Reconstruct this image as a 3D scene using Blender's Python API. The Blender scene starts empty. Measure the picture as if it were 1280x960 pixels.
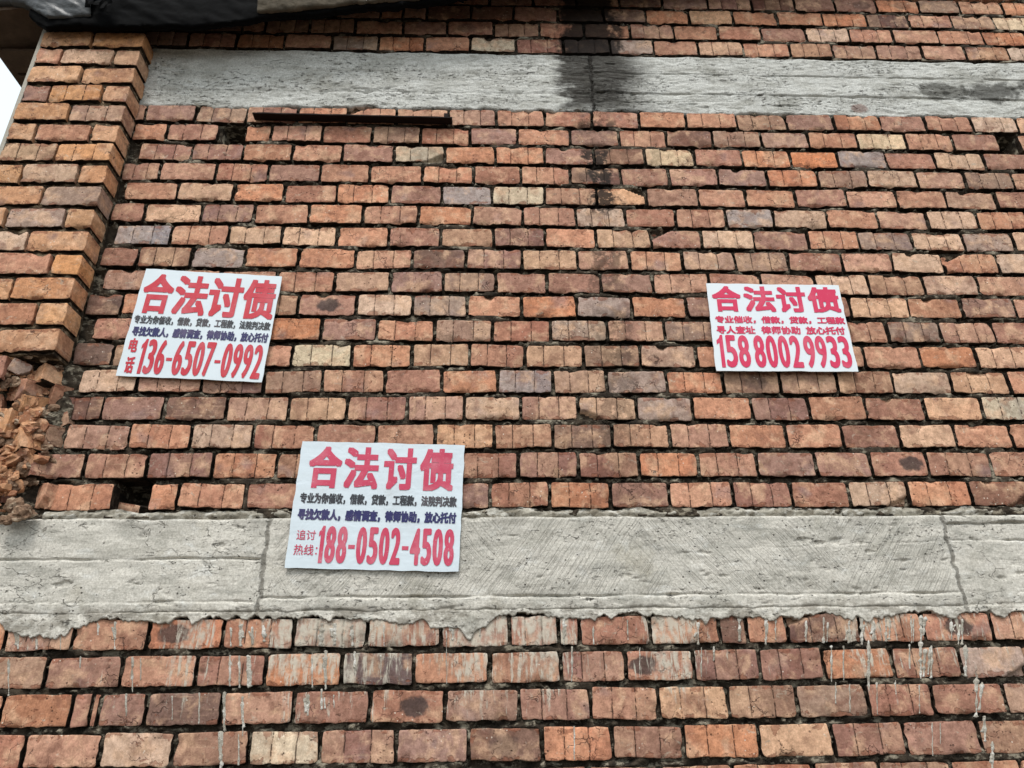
import bpy, bmesh, math, random
import numpy as np
from mathutils import Matrix, Vector

# ------------------------------------------------------------------ camera, sky, sun, exposure
SC = bpy.context.scene
COL = SC.collection
D = 2.850            # distance from the eye to the face of the wall
EYE = 1.6
PITCH, YAW, ROLL, FPX = 0.44418, -0.03840, 0.01464, 929.64

def rot_cam():
    cy, sy = math.cos(YAW), math.sin(YAW)
    cp, sp = math.cos(PITCH), math.sin(PITCH)
    cr, sr = math.cos(ROLL), math.sin(ROLL)
    Ry = np.array([[cy, -sy, 0], [sy, cy, 0], [0, 0, 1]])
    Rp = np.array([[1, 0, 0], [0, cp, -sp], [0, sp, cp]])
    Rr = np.array([[cr, 0, sr], [0, 1, 0], [-sr, 0, cr]])
    return Ry @ Rp @ Rr
_R = rot_cam()
cam_data = bpy.data.cameras.new('camera')
cam = bpy.data.objects.new('camera', cam_data)
COL.objects.link(cam)
m = np.eye(4)
m[:3, 0] = _R[:, 0]; m[:3, 1] = _R[:, 2]; m[:3, 2] = -_R[:, 1]; m[:3, 3] = (0, 0, EYE)
cam.matrix_world = Matrix(m.tolist())
cam_data.sensor_width = 36
cam_data.lens = FPX / 1280 * 36
cam_data.clip_start = 0.05
cam_data.clip_end = 2000
SC.camera = cam

SUN_EL, SUN_AZ = math.radians(56), math.radians(-14)   # overcast, brightest above and behind the viewer
W = bpy.data.worlds.new('World'); SC.world = W; W.use_nodes = True
wn = W.node_tree; wn.nodes.clear()
wo = wn.nodes.new('ShaderNodeOutputWorld'); bg = wn.nodes.new('ShaderNodeBackground')
sky = wn.nodes.new('ShaderNodeTexSky'); sky.sky_type = 'NISHITA'; sky.sun_disc = False
sky.sun_elevation = SUN_EL; sky.sun_rotation = math.pi - SUN_AZ * 1.0
sky.dust_density = 6; sky.ozone_density = 1; sky.air_density = 1
cl = wn.nodes.new('ShaderNodeMix'); cl.data_type = 'RGBA'
cl.inputs[0].default_value = 0.80                       # an even sheet of cloud over the sky
cl.inputs[7].default_value = (8.6, 9.5, 9.9, 1)
wn.links.new(sky.outputs[0], cl.inputs[6]); wn.links.new(cl.outputs[2], bg.inputs[0])
bg.inputs[1].default_value = 0.10
wn.links.new(bg.outputs[0], wo.inputs[0])
sd = bpy.data.lights.new('sun', 'SUN'); sd.energy = 1.5; sd.angle = math.radians(16); sd.color = (1, .975, .94)
sun = bpy.data.objects.new('sun', sd); COL.objects.link(sun)
# the sun stands behind the camera (towards -Y), a little to its left
sdir = Vector((math.sin(SUN_AZ) * math.cos(SUN_EL), -math.cos(SUN_AZ) * math.cos(SUN_EL), math.sin(SUN_EL)))
sun.rotation_euler = sdir.to_track_quat('Z', 'Y').to_euler()
sun.location = (0, -3, 8)
SC.view_settings.view_transform = 'Standard'; SC.view_settings.look = 'None'
SC.view_settings.exposure = 0.45; SC.view_settings.gamma = 1.0
SC.render.engine = 'CYCLES'

# ------------------------------------------------------------------ helpers
rng = np.random.RandomState(7)
random.seed(7)

def lin(c):
    return tuple(((v / 255) / 12.92 if v / 255 <= .04045 else ((v / 255 + .055) / 1.055) ** 2.4) for v in c)

def noise2(x, y, scale, seed=0, octaves=3):
    """smooth value noise, about -1..1"""
    tot = np.zeros(np.broadcast(x, y).shape); amp = 1.0; s = 0
    for o in range(octaves):
        r = np.random.RandomState(seed * 31 + o * 7 + 1); T = r.rand(128, 128) * 2 - 1
        u = np.asarray(x) * scale * 2 ** o + 17.3 * o; v = np.asarray(y) * scale * 2 ** o + 5.1 * o
        iu = np.floor(u).astype(int); iv = np.floor(v).astype(int); fu = u - iu; fv = v - iv
        fu = fu * fu * (3 - 2 * fu); fv = fv * fv * (3 - 2 * fv)
        a = T[iu % 128, iv % 128]; b = T[(iu + 1) % 128, iv % 128]; c = T[iu % 128, (iv + 1) % 128]; d = T[(iu + 1) % 128, (iv + 1) % 128]
        tot += amp * ((a * (1 - fu) + b * fu) * (1 - fv) + (c * (1 - fu) + d * fu) * fv); s += amp; amp *= .5
    return tot / s * 1.4

def mesh(name, verts, faces, smooth=True):
    me = bpy.data.meshes.new(name); me.from_pydata([tuple(v) for v in verts], [], [tuple(f) for f in faces]); me.update()
    if smooth: me.polygons.foreach_set('use_smooth', [True] * len(me.polygons))
    return me

def grid_mesh(name, V, smooth=True):
    """V: (ni, nj, 3) -> quad grid, fast path"""
    ni, nj = V.shape[:2]
    me = bpy.data.meshes.new(name)
    me.vertices.add(ni * nj); me.vertices.foreach_set('co', V.reshape(-1).astype(np.float32))
    i, j = np.meshgrid(np.arange(ni - 1), np.arange(nj - 1), indexing='ij')
    a = (i * nj + j).ravel(); q = np.stack([a, a + nj, a + nj + 1, a + 1], 1)
    n = len(q); me.loops.add(n * 4); me.loops.foreach_set('vertex_index', q.ravel().astype(np.int32))
    me.polygons.add(n); me.polygons.foreach_set('loop_start', (np.arange(n) * 4).astype(np.int32))
    me.polygons.foreach_set('loop_total', np.full(n, 4, np.int32))
    me.update(calc_edges=True)
    me.polygons.foreach_set('use_smooth', [smooth] * n)
    return me

def put(name, me, mat=None, parent=None, loc=(0, 0, 0)):
    o = bpy.data.objects.new(name, me); COL.objects.link(o); o.location = loc
    if mat is not None and me is not None and not me.materials: me.materials.append(mat)
    if parent is not None: o.parent = parent
    return o

def thing(name, label, cat, loc=(0, 0, 0), group=None, kind=None):
    o = bpy.data.objects.new(name, None); COL.objects.link(o); o.location = loc; o.empty_display_size = .1
    o['label'] = label; o['category'] = cat
    if group: o['group'] = group
    if kind: o['kind'] = kind
    return o

# ---- node building
class N:
    def __init__(s, name, rough=.9, spec=.3):
        s.m = bpy.data.materials.new(name); s.m.use_nodes = True; s.t = s.m.node_tree; s.t.nodes.clear()
        s.out = s.new('ShaderNodeOutputMaterial'); s.b = s.new('ShaderNodeBsdfPrincipled')
        s.t.links.new(s.b.outputs[0], s.out.inputs[0]); s.b.inputs['Roughness'].default_value = rough
        s.b.inputs['Specular IOR Level'].default_value = spec
    def new(s, k): return s.t.nodes.new(k)
    def set(s, sock, v):
        if hasattr(v, 'links'): s.t.links.new(v, sock)
        else:
            if isinstance(v, (tuple, list)) and len(v) == 3 and sock.type == 'RGBA': v = (*v, 1)
            sock.default_value = v
    def math(s, op, a, b=0.0, c=None, clamp=False):
        n = s.new('ShaderNodeMath'); n.operation = op; n.use_clamp = clamp; s.set(n.inputs[0], a); s.set(n.inputs[1], b)
        if c is not None: s.set(n.inputs[2], c)
        return n.outputs[0]
    def vmath(s, op, a, b):
        n = s.new('ShaderNodeVectorMath'); n.operation = op; s.set(n.inputs[0], a); s.set(n.inputs[1], b); return n.outputs[0]
    def mix(s, f, a, b, mode='MIX'):
        n = s.new('ShaderNodeMix'); n.data_type = 'RGBA'; n.blend_type = mode; n.clamp_factor = True
        s.set(n.inputs[0], f); s.set(n.inputs[6], a); s.set(n.inputs[7], b); return n.outputs[2]
    def pos(s): return s.new('ShaderNodeNewGeometry').outputs['Position']
    def xyz(s, v):
        n = s.new('ShaderNodeSeparateXYZ'); s.set(n.inputs[0], v); return n.outputs
    def comb(s, x, y, z):
        n = s.new('ShaderNodeCombineXYZ'); s.set(n.inputs[0], x); s.set(n.inputs[1], y); s.set(n.inputs[2], z); return n.outputs[0]
    def noise(s, vec, scale, detail=4, rough=.55, dist=0.0):
        n = s.new('ShaderNodeTexNoise'); s.set(n.inputs['Vector'], vec); n.inputs['Scale'].default_value = scale
        n.inputs['Detail'].default_value = detail; n.inputs['Roughness'].default_value = rough; n.inputs['Distortion'].default_value = dist
        return n.outputs[0]
    def vor(s, vec, scale, feature='F1'):
        n = s.new('ShaderNodeTexVoronoi'); n.feature = feature; s.set(n.inputs['Vector'], vec); n.inputs['Scale'].default_value = scale
        return n.outputs['Distance']
    def ramp(s, v, a, b, lo=0.0, hi=1.0):
        n = s.new('ShaderNodeMapRange'); n.interpolation_type = 'SMOOTHSTEP'; s.set(n.inputs[0], v)
        n.inputs[1].default_value = a; n.inputs[2].default_value = b; n.inputs[3].default_value = lo; n.inputs[4].default_value = hi
        return n.outputs[0]
    def attr(s, name):
        n = s.new('ShaderNodeAttribute'); n.attribute_type = 'OBJECT'; n.attribute_name = name; return n.outputs['Fac']
    def bump(s, h, dist, strength=1.0, normal=None):
        n = s.new('ShaderNodeBump'); n.inputs['Strength'].default_value = strength; n.inputs['Distance'].default_value = dist
        s.set(n.inputs['Height'], h)
        if normal is not None: s.set(n.inputs['Normal'], normal)
        return n.outputs[0]
    def fin(s, col, nrm=None, rough=None):
        s.set(s.b.inputs['Base Color'], col)
        if nrm is not None: s.set(s.b.inputs['Normal'], nrm)
        if rough is not None: s.set(s.b.inputs['Roughness'], rough)
        return s.m

def soot_mask(n, P, strong=1.0):
    """water-borne soot streak that runs down the wall below the roof joint"""
    x, y, z = n.xyz(P)
    wob = n.noise(n.vmath('MULTIPLY', P, (9, 1, 3)), 1.0, 3)
    wob2 = n.noise(n.vmath('MULTIPLY', P, (26, 1, 30)), 1.0, 4, .7)
    cx = n.math('SUBTRACT', n.math('ADD', x, n.math('MULTIPLY', n.math('SUBTRACT', wob, .5), .22)), .555)
    wid = n.ramp(z, 4.30, 4.80, .078, .160)
    d = n.math('DIVIDE', n.math('ABSOLUTE', cx), wid)
    d = n.math('ADD', d, n.math('MULTIPLY', n.math('SUBTRACT', n.noise(n.vmath('MULTIPLY', P, (20, 1, 16)), 1.0, 5, .7), .5), 1.5))
    mk = n.ramp(d, 1.12, .74)
    up = n.ramp(z, 3.4, 3.9, .45, 1.0)
    pat = n.ramp(wob2, .37, .50)
    # solid high up, broken into patches lower down
    solid = n.ramp(z, 4.40, 4.70)
    pat = n.math('MAXIMUM', pat, solid)
    gap = n.ramp(n.noise(n.comb(2.2, 0, n.math('MULTIPLY', z, 3.6)), 1.0, 1), .36, .50)
    gap = n.math('MAXIMUM', gap, solid)
    low = n.ramp(z, 2.35, 2.8)
    return n.math('MULTIPLY', n.math('MULTIPLY', n.math('MULTIPLY', mk, pat), n.math('MULTIPLY', gap, low)), n.math('MULTIPLY', up, strong))

# ------------------------------------------------------------------ materials
def mat_brick():
    n = N('fired_brick', .88, .25)
    P = n.pos(); oi = n.new('ShaderNodeObjectInfo'); rnd = oi.outputs['Random']; base = oi.outputs['Color']
    O = n.new('ShaderNodeTexCoord').outputs['Object']
    ox, oy, oz = n.xyz(O); px, py, pz = n.xyz(P)
    off = n.comb(n.math('MULTIPLY', rnd, 37.0), n.math('MULTIPLY', rnd, 91.0), n.math('MULTIPLY', rnd, 13.0))
    Q = n.vmath('ADD', P, off)
    gv = n.attr('grooved')
    seg = n.math('ADD', n.math('GREATER_THAN', ox, -.045), n.math('GREATER_THAN', ox, .042))
    wn_ = n.new('ShaderNodeTexWhiteNoise'); wn_.noise_dimensions = '2D'
    n.set(wn_.inputs['Vector'], n.comb(n.math('MULTIPLY', seg, gv), n.math('MULTIPLY', rnd, 57.0), 0))
    sv = n.math('MULTIPLY', n.math('SUBTRACT', wn_.outputs[0], .5), gv)
    col = n.mix(n.math('MULTIPLY_ADD', sv, .35, .10, clamp=True), base, (*lin((222, 182, 146)), 1))
    col = n.mix(n.math('MULTIPLY', n.math('MULTIPLY', sv, -1.0), .42, clamp=True), col, (*lin((128, 84, 70)), 1))
    # large burnt clouds and pale clouds
    a = n.noise(Q, 9, 4, .6, .6)
    col = n.mix(n.ramp(a, .50, .72, 0, .60), col, (*lin((126, 84, 70)), 1))
    b = n.noise(n.vmath('ADD', Q, (3, 5, 9)), 12, 5, .6, .3)
    col = n.mix(n.ramp(b, .48, .66, 0, .60), col, (*lin((220, 180, 148)), 1))
    # cloudy fired colour: violet-grey flash
    c = n.noise(n.vmath('ADD', Q, (31, 5, 19)), 7, 3, .5)
    col = n.mix(n.ramp(c, .60, .76, 0, .55), col, (*lin((142, 122, 122)), 1))
    # scars where a flake of the face has come off, fresher clay inside
    sc = n.noise(n.vmath('ADD', Q, (13, 3, 6)), 21, 5, .62, .4)
    scz = n.math('MULTIPLY', n.ramp(n.math('ABSOLUTE', oz), .022, .046), .16)
    scm = n.ramp(n.math('ADD', sc, scz), .68, .70)
    col = n.mix(n.math('MULTIPLY', scm, .6), col, (*lin((138, 84, 62)), 1))
    # kiln drag lines
    st = n.noise(n.vmath('MULTIPLY', Q, (170, 1, 14)), 1, 3, .6)
    col = n.mix(n.ramp(st, .52, .8, 0, .28), col, (*lin((120, 78, 62)), 1))
    st2 = n.noise(n.vmath('MULTIPLY', Q, (9, 1, 90)), 1, 3, .6)
    col = n.mix(n.ramp(st2, .56, .8, 0, .30), col, (*lin((228, 192, 160)), 1))
    # black kiln blotch
    bx = n.math('MULTIPLY', n.math('SUBTRACT', rnd, .5), .12)
    dd = n.math('ADD', n.math('POWER', n.math('DIVIDE', n.math('SUBTRACT', ox, bx), .052), 2.0), n.math('POWER', n.math('DIVIDE', oz, .034), 2.0))
    dd = n.math('ADD', dd, n.math('MULTIPLY', n.math('SUBTRACT', n.noise(Q, 40, 3), .5), 1.8))
    col = n.mix(n.math('MULTIPLY', n.ramp(dd, 1.3, .6, 0, .85), n.attr('blotch')), col, (*lin((62, 56, 56)), 1))
    # old mortar smears & pale dust
    sm = n.noise(n.vmath('MULTIPLY', Q, (22, 1, 34)), 1, 6, .7, .8)
    col = n.mix(n.ramp(sm, .60, .70, 0, .62), col, (*lin((188, 176, 158)), 1))
    # pits, specks and fine grain
    g = n.noise(Q, 150, 5, .75)
    col = n.mix(1.0, col, n.mix(n.ramp(g, .25, .75), (.76, .74, .72, 1), (1.16, 1.17, 1.18, 1)), 'MULTIPLY')
    g2 = n.noise(n.vmath('ADD', Q, (4, 4, 4)), 38, 4, .6)
    col = n.mix(1.0, col, n.mix(n.ramp(g2, .3, .7), (.78, .76, .74, 1), (1.20, 1.20, 1.20, 1)), 'MULTIPLY')
    v = n.vor(Q, 62); pm = n.ramp(n.noise(n.vmath('ADD', Q, (7, 7, 7)), 13, 3), .55, .66)
    pit = n.math('MULTIPLY', n.ramp(n.math('ADD', v, n.math('MULTIPLY', n.math('SUBTRACT', n.noise(Q, 90, 3), .5), .25)), .27, .12), pm)
    col = n.mix(n.math('MULTIPLY', pit, .75), col, (*lin((70, 48, 40)), 1))
    ws = n.math('MULTIPLY', n.ramp(n.vor(n.vmath('ADD', Q, (11, 2, 5)), 48), .16, .09), n.ramp(n.noise(Q, 11, 2), .56, .62))
    col = n.mix(n.math('MULTIPLY', ws, .8), col, (*lin((228, 214, 196)), 1))
    # hairline cracks
    cr = n.vor(n.vmath('ADD', Q, n.vmath('MULTIPLY', n.comb(n.noise(Q, 30, 2), 0, n.noise(Q, 33, 2)), (.06, 0, .06))), 16, 'DISTANCE_TO_EDGE')
    crm = n.math('MULTIPLY', n.ramp(cr, .022, .006), n.ramp(n.noise(n.vmath('ADD', Q, (1, 9, 2)), 10, 2), .56, .66))
    col = n.mix(n.math('MULTIPLY', crm, .75), col, (*lin((66, 44, 38)), 1))
    # dirt packed in the two scored grooves
    wob = n.math('MULTIPLY', n.math('SUBTRACT', n.noise(n.vmath('MULTIPLY', Q, (1, 1, 40)), 1, 2), .5), .008)
    oxw = n.math('ADD', ox, wob)
    g1 = n.math('MINIMUM', n.math('ABSOLUTE', n.math('ADD', oxw, .045)), n.math('ABSOLUTE', n.math('SUBTRACT', oxw, .042)))
    g2 = n.math('ABSOLUTE', n.math('ADD', oxw, .040))
    brk = n.ramp(n.noise(n.vmath('MULTIPLY', Q, (30, 1, 60)), 1, 3), .36, .52)
    gm = n.math('MULTIPLY', n.math('MULTIPLY', n.ramp(g1, .0026, .0010), gv), brk)
    col = n.mix(n.math('MULTIPLY', gm, .8), col, (*lin((60, 42, 36)), 1))
    # lime wash-down under the lower beam
    ds = n.noise(n.vmath('MULTIPLY', P, (50, 1, 7)), 1, 5, .7, .3)
    reach = n.ramp(pz, 1.50, 2.02, .06, .36)
    on = n.ramp(pz, 2.10, 2.02)
    side = n.ramp(n.noise(n.comb(n.math('MULTIPLY', px, 1.7), 0, 3.3), 1, 2), .38, .62, .35, 1.25)
    lime = n.math('MULTIPLY', n.ramp(n.math('ADD', ds, n.math('MULTIPLY', reach, side)), .735, .825), on)
    ls2 = n.noise(n.vmath('MULTIPLY', P, (40, 1, 22)), 1, 4, .6)
    lime = n.math('MULTIPLY', lime, n.ramp(ls2, .35, .6, .15, .85))
    col = n.mix(lime, col, (*lin((205, 198, 182)), 1))
    # soot
    col = n.mix(n.math('MULTIPLY', soot_mask(n, P), .93), col, (*lin((34, 29, 26)), 1))
    # grime
    gr = n.noise(P, 2.2, 3, .5)
    col = n.mix(n.ramp(gr, .5, .8, 0, .22), col, (*lin((96, 72, 62)), 1))
    h = n.math('ADD', n.math('MULTIPLY', n.noise(Q, 60, 6, .64), .8), n.math('MULTIPLY', st, .35))
    h = n.math('SUBTRACT', h, n.math('MULTIPLY', pit, .8)); h = n.math('SUBTRACT', h, n.math('MULTIPLY', crm, .7))
    h = n.math('SUBTRACT', h, n.math('MULTIPLY', gm, 1.0)); h = n.math('SUBTRACT', h, n.math('MULTIPLY', scm, .9))
    h = n.math('ADD', h, n.math('MULTIPLY', lime, .3))
    return n.fin(col, n.bump(h, .0042, .9))

def mat_mortar(name='old_mortar', base=(78, 68, 57), dark=(38, 33, 28), pale=(160, 150, 132), soot=True):
    n = N(name, .95, .15); P = n.pos()
    a = n.noise(P, 22, 6, .65, .4)
    col = n.mix(n.ramp(a, .32, .68), (*lin(dark), 1), (*lin(base), 1))
    b = n.noise(n.vmath('MULTIPLY', n.vmath('ADD', P, (5, 2, 8)), (20, 30, 34)), 1, 5, .66)
    col = n.mix(n.ramp(b, .50, .64, 0, .9), col, (*lin(pale), 1))
    gsp = n.noise(P, 330, 2); col = n.mix(.7, col, n.mix(gsp, (.6, .6, .6, 1), (1.4, 1.4, 1.4, 1)), 'MULTIPLY')
    if soot: col = n.mix(n.math('MULTIPLY', soot_mask(n, P), .9), col, (*lin((28, 25, 23)), 1))
    h = n.math('ADD', n.noise(P, 120, 6, .7), n.math('MULTIPLY', n.noise(P, 40, 4, .6), 1.2))
    return n.fin(col, n.bump(h, .006, 1.0))

def mat_concrete(name, upper):
    n = N(name, .92, .2); P = n.pos(); px, py, pz = n.xyz(P)
    base = (*lin((216, 216, 211)), 1) if upper else (*lin((215, 210, 200)), 1)
    a = n.noise(n.vmath('MULTIPLY', P, (6, 1, 13)), 1, 7, .68, .8)
    col = n.mix(n.ramp(a, .40, .74, 0, .75), base, (*lin((160, 158, 149)), 1))
    b = n.noise(n.vmath('MULTIPLY', n.vmath('ADD', P, (4, 4, 4)), (9, 1, 17)), 1, 7, .7, .6)
    col = n.mix(n.ramp(b, .52, .78, 0, .8), col, (*lin((232, 232, 228)), 1))
    c = n.noise(n.vmath('ADD', P, (9, 4, 1)), 3.5, 5, .6)
    col = n.mix(n.ramp(c, .55, .78, 0, .55), col, (*lin((158, 148, 122)), 1))
    c2 = n.noise(n.vmath('MULTIPLY', n.vmath('ADD', P, (1, 4, 6)), (3, 1, 5)), 1, 7, .68, .8)
    col = n.mix(n.ramp(c2, .50, .66, 0, .30), col, (*lin((128, 126, 114)), 1))
    # board grain
    gr = n.noise(n.vmath('MULTIPLY', P, (16, 1, 260)), 1, 5, .68, .3)
    col = n.mix(n.ramp(gr, .54, .76, 0, .30 if upper else .20), col, (*lin((98, 94, 84)), 1))
    # chipped dark pitting along ragged horizontal seams
    r = n.noise(n.vmath('MULTIPLY', P, (38, 1, 85)), 1, 6, .72, .8)
    where = n.noise(n.vmath('MULTIPLY', P, (2.4, 1, 11)), 1, 3, .5)
    pitm = n.math('MULTIPLY', n.ramp(r, .55 if upper else .58, .64 if upper else .66), n.ramp(where, .44, .58))
    col = n.mix(n.math('MULTIPLY', pitm, .78), col, (*lin((72, 68, 60)), 1))
    v = n.math('MULTIPLY', n.ramp(n.vor(P, 34), .15, .07), n.ramp(n.noise(P, 9, 2), .50, .60))
    col = n.mix(n.math('MULTIPLY', v, .85), col, (*lin((62, 58, 52)), 1))
    gn = n.noise(P, 240, 4, .6)
    col = n.mix(1.0, col, n.mix(n.ramp(n.noise(P, 130, 6, .75), .28, .72), (.66, .65, .63, 1), (1.18, 1.18, 1.18, 1)), 'MULTIPLY')
    h = n.math('ADD', n.math('MULTIPLY', n.noise(P, 60, 6, .7), .9 if upper else .45), n.math('MULTIPLY', gr, .5 if upper else .2))
    h = n.math('SUBTRACT', h, n.math('MULTIPLY', n.math('ADD', pitm, v), .9))
    if upper:
        def blob(cx, cz, rx, rz, s, f=14):
            d = n.math('ADD', n.math('POWER', n.math('DIVIDE', n.math('SUBTRACT', px, cx), rx), 2.0), n.math('POWER', n.math('DIVIDE', n.math('SUBTRACT', pz, cz), rz), 2.0))
            d = n.math('ADD', d, n.math('MULTIPLY', n.math('SUBTRACT', n.noise(P, f, 6, .72), .5), 3.4))
            return n.ramp(d, 1.2, .35, 0, s)
        # wide black run-off stain on both sides of the cast joint
        wv = n.noise(n.vmath('MULTIPLY', P, (3, 1, 12)), 1, 5, .6, .4)
        xx = n.math('ADD', px, n.math('ADD', n.math('MULTIPLY', n.math('SUBTRACT', n.noise(n.vmath('MULTIPLY', P, (14, 1, 30)), 1, 6, .7), .5), .22), n.math('MULTIPLY', n.math('SUBTRACT', n.noise(n.vmath('MULTIPLY', P, (2.5, 1, 6)), 1, 2, .5), .5), .38)))
        left = n.ramp(xx, .335, .42); right = n.ramp(xx, .95, .66)
        lowr = n.ramp(n.math('ADD', pz, n.math('MULTIPLY', n.math('SUBTRACT', wv, .5), .2)), 4.52, 4.60, .55, 1.0)
        st = n.math('MULTIPLY', n.math('MULTIPLY', left, right), lowr)
        col = n.mix(n.math('MULTIPLY', n.math('MULTIPLY', st, n.ramp(gr, .62, .48, .8, 1.0)), .96), col, (*lin((50, 46, 41)), 1))
        col = n.mix(blob(2.45, 4.70, .16, .07, .72), col, (*lin((60, 58, 50)), 1))
        col = n.mix(blob(2.72, 4.70, .17, .08, .78), col, (*lin((52, 50, 44)), 1))
        col = n.mix(blob(3.05, 4.76, .20, .05, .6), col, (*lin((60, 58, 50)), 1))
        col = n.mix(blob(1.96, 4.57, .05, .03, .6), col, (*lin((120, 74, 60)), 1))
        # cast joint
        j = n.math('ADD', n.math('ABSOLUTE', n.math('SUBTRACT', n.math('ADD', px, n.math('MULTIPLY', n.math('SUBTRACT', n.noise(P, 30, 5, .7), .5), .07)), .556)), 0)
        jm = n.ramp(j, .012, .003)
        col = n.mix(n.math('MULTIPLY', jm, .75), col, (*lin((44, 40, 36)), 1)); h = n.math('SUBTRACT', h, n.math('MULTIPLY', jm, 1.4))
    else:
        # diagonal comb scratches of the trowelled bay, both directions
        bay = n.math('MULTIPLY', n.ramp(px, -.82, -.79), n.ramp(px, 1.80, 1.78))
        bay = n.math('MULTIPLY', bay, n.ramp(pz, 2.075, 2.085))
        u1 = n.math('ADD', n.math('MULTIPLY', px, .78), n.math('MULTIPLY', pz, .62))
        u2 = n.math('SUBTRACT', n.math('MULTIPLY', px, .80), n.math('MULTIPLY', pz, .60))
        ww = n.math('MULTIPLY', n.noise(P, 3, 2), .05)
        s1 = n.noise(n.comb(n.math('MULTIPLY', n.math('ADD', u1, ww), 260), 0, n.math('MULTIPLY', u2, 4)), 1, 2, .5)
        s2 = n.noise(n.comb(n.math('MULTIPLY', n.math('ADD', u2, ww), 230), 0, n.math('MULTIPLY', u1, 4)), 1, 2, .5)
        zone = n.ramp(n.noise(n.vmath('ADD', P, (2, 2, 2)), 1.6, 2), .44, .56)
        sc = n.math('ADD', n.math('MULTIPLY', s1, zone), n.math('MULTIPLY', s2, n.math('SUBTRACT', 1.0, zone)))
        col = n.mix(n.math('MULTIPLY', n.ramp(sc, .50, .68, 0, .28), bay), col, (*lin((112, 108, 98)), 1))
        h = n.math('SUBTRACT', h, n.math('MULTIPLY', n.math('MULTIPLY', n.ramp(sc, .5, .66), bay), .25))
        def vj(x0, s):
            j = n.math('ABSOLUTE', n.math('SUBTRACT', n.math('ADD', px, n.math('MULTIPLY', n.math('SUBTRACT', n.noise(P, 22, 4, .6), .5), .045)), x0))
            return n.ramp(j, .011, .003, 0, s)
        jm = n.math('MAXIMUM', vj(-.836, .65), vj(1.815, .65))
        col = n.mix(jm, col, (*lin((78, 73, 64)), 1)); h = n.math('SUBTRACT', h, jm)
        ck = n.vor(n.vmath('ADD', n.vmath('MULTIPLY', P, (1, 1, 2.6)), n.vmath('MULTIPLY', n.comb(n.noise(P, 12, 3), 0, n.noise(P, 14, 3)), (.22, 0, .22))), 4.2, 'DISTANCE_TO_EDGE')
        cm = n.math('MULTIPLY', n.ramp(ck, .013, .003), n.math('MAXIMUM', n.ramp(px, -.6, -.95), n.ramp(px, 1.7, 1.85)))
        cm = n.math('MULTIPLY', cm, n.ramp(n.noise(P, 5, 2), .45, .55))
        cm = n.math('MULTIPLY', cm, n.ramp(n.noise(P, 40, 3), .4, .55)); col = n.mix(n.math('MULTIPLY', cm, .5), col, (*lin((90, 84, 74)), 1)); h = n.math('SUBTRACT', h, n.math('MULTIPLY', cm, .6))
        # damp dirt under the brickwork, dirty lower lip
        tp = n.math('MULTIPLY', n.ramp(pz, 2.30, 2.375), n.ramp(n.noise(n.vmath('MULTIPLY', P, (5, 1, 3)), 1, 5, .65), .46, .62))
        col = n.mix(n.math('MULTIPLY', tp, .45), col, (*lin((110, 106, 98)), 1))
        lp = n.math('MULTIPLY', n.ramp(pz, 2.07, 2.03), n.ramp(n.noise(n.vmath('MULTIPLY', P, (12, 1, 20)), 1, 5, .7), .44, .58))
        col = n.mix(n.math('MULTIPLY', lp, .6), col, (*lin((112, 104, 92)), 1))
    return n.fin(col, n.bump(h, .006, 1.0))

def mat_plain(name, rgb, rough=.6, spec=.4, var=.25, scale=12, bump=.0, bscale=40, metal=0.0):
    n = N(name, rough, spec); P = n.pos(); a = n.noise(P, scale, 5, .6)
    c = lin(rgb); lo = tuple(v * (1 - var) for v in c); hi = tuple(min(1, v * (1 + var)) for v in c)
    col = n.mix(a, (*lo, 1), (*hi, 1)); n.b.inputs['Metallic'].default_value = metal
    nr = n.bump(n.noise(P, bscale, 5, .6), bump, 1.0) if bump else None
    return n.fin(col, nr)

M_BRICK = mat_brick()
M_MORTAR = mat_mortar()
M_SIDES = mat_mortar('dirty_mortar_coat', (58, 48, 40), (32, 27, 23), (84, 72, 60))
M_LUMP = mat_mortar('yellow_clay_mortar', (150, 122, 100), (88, 66, 52), (196, 174, 150), False)
M_CRUST = mat_mortar('cement_crust', (186, 180, 166), (128, 120, 106), (214, 210, 200), False)
M_LIME = mat_mortar('lime_drip', (200, 194, 182), (156, 148, 134), (226, 222, 214), False)
M_CON1 = mat_concrete('cast_concrete_upper', True)
M_CON2 = mat_concrete('cast_concrete_lower', False)
M_GROUND = mat_plain('packed_earth', (88, 80, 70), .95, .2, .3, 3, .02, 9)
M_RENDER = mat_plain('side_render', (176, 170, 158), .95, .2, .2, 5, .004, 60)
M_IRON = mat_plain('rusty_iron', (30, 20, 18), .8, .2, .5, 30, .0015, 160, 0)
M_SILVER = mat_plain('silver_tarp', (72, 74, 76), .42, .5, .6, 6, .008, 18)
M_BLACKTARP = mat_plain('black_tarp', (7, 7, 8), .85, .08, .5, 9, .004, 24)
M_FELT = mat_plain('weathered_felt', (90, 82, 70), .9, .2, .9, 16, .008, 40)
M_WOOD = mat_plain('sooty_roof_board', (88, 72, 60), .9, .2, .6, 14, .006, 50)

# ------------------------------------------------------------------ ground
gm_ = bpy.data.meshes.new('ground')
Vg = np.zeros((61, 61, 3)); gx = np.linspace(-1, 1, 61); gx = np.sign(gx) * np.abs(gx) ** 3 * 400
Vg[..., 0] = gx[:, None]; Vg[..., 1] = gx[None, :]; Vg[..., 2] = noise2(Vg[..., 0], Vg[..., 1], 1.3, 3, 2) * .02
g = put('ground', grid_mesh('ground', Vg), M_GROUND); g['kind'] = 'structure'; g.location.z = -.03

# ------------------------------------------------------------------ brick shapes (shared mesh data)
HB, HF, DB = .1028, .1247, .115        # face height, course height, depth of a brick

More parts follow.
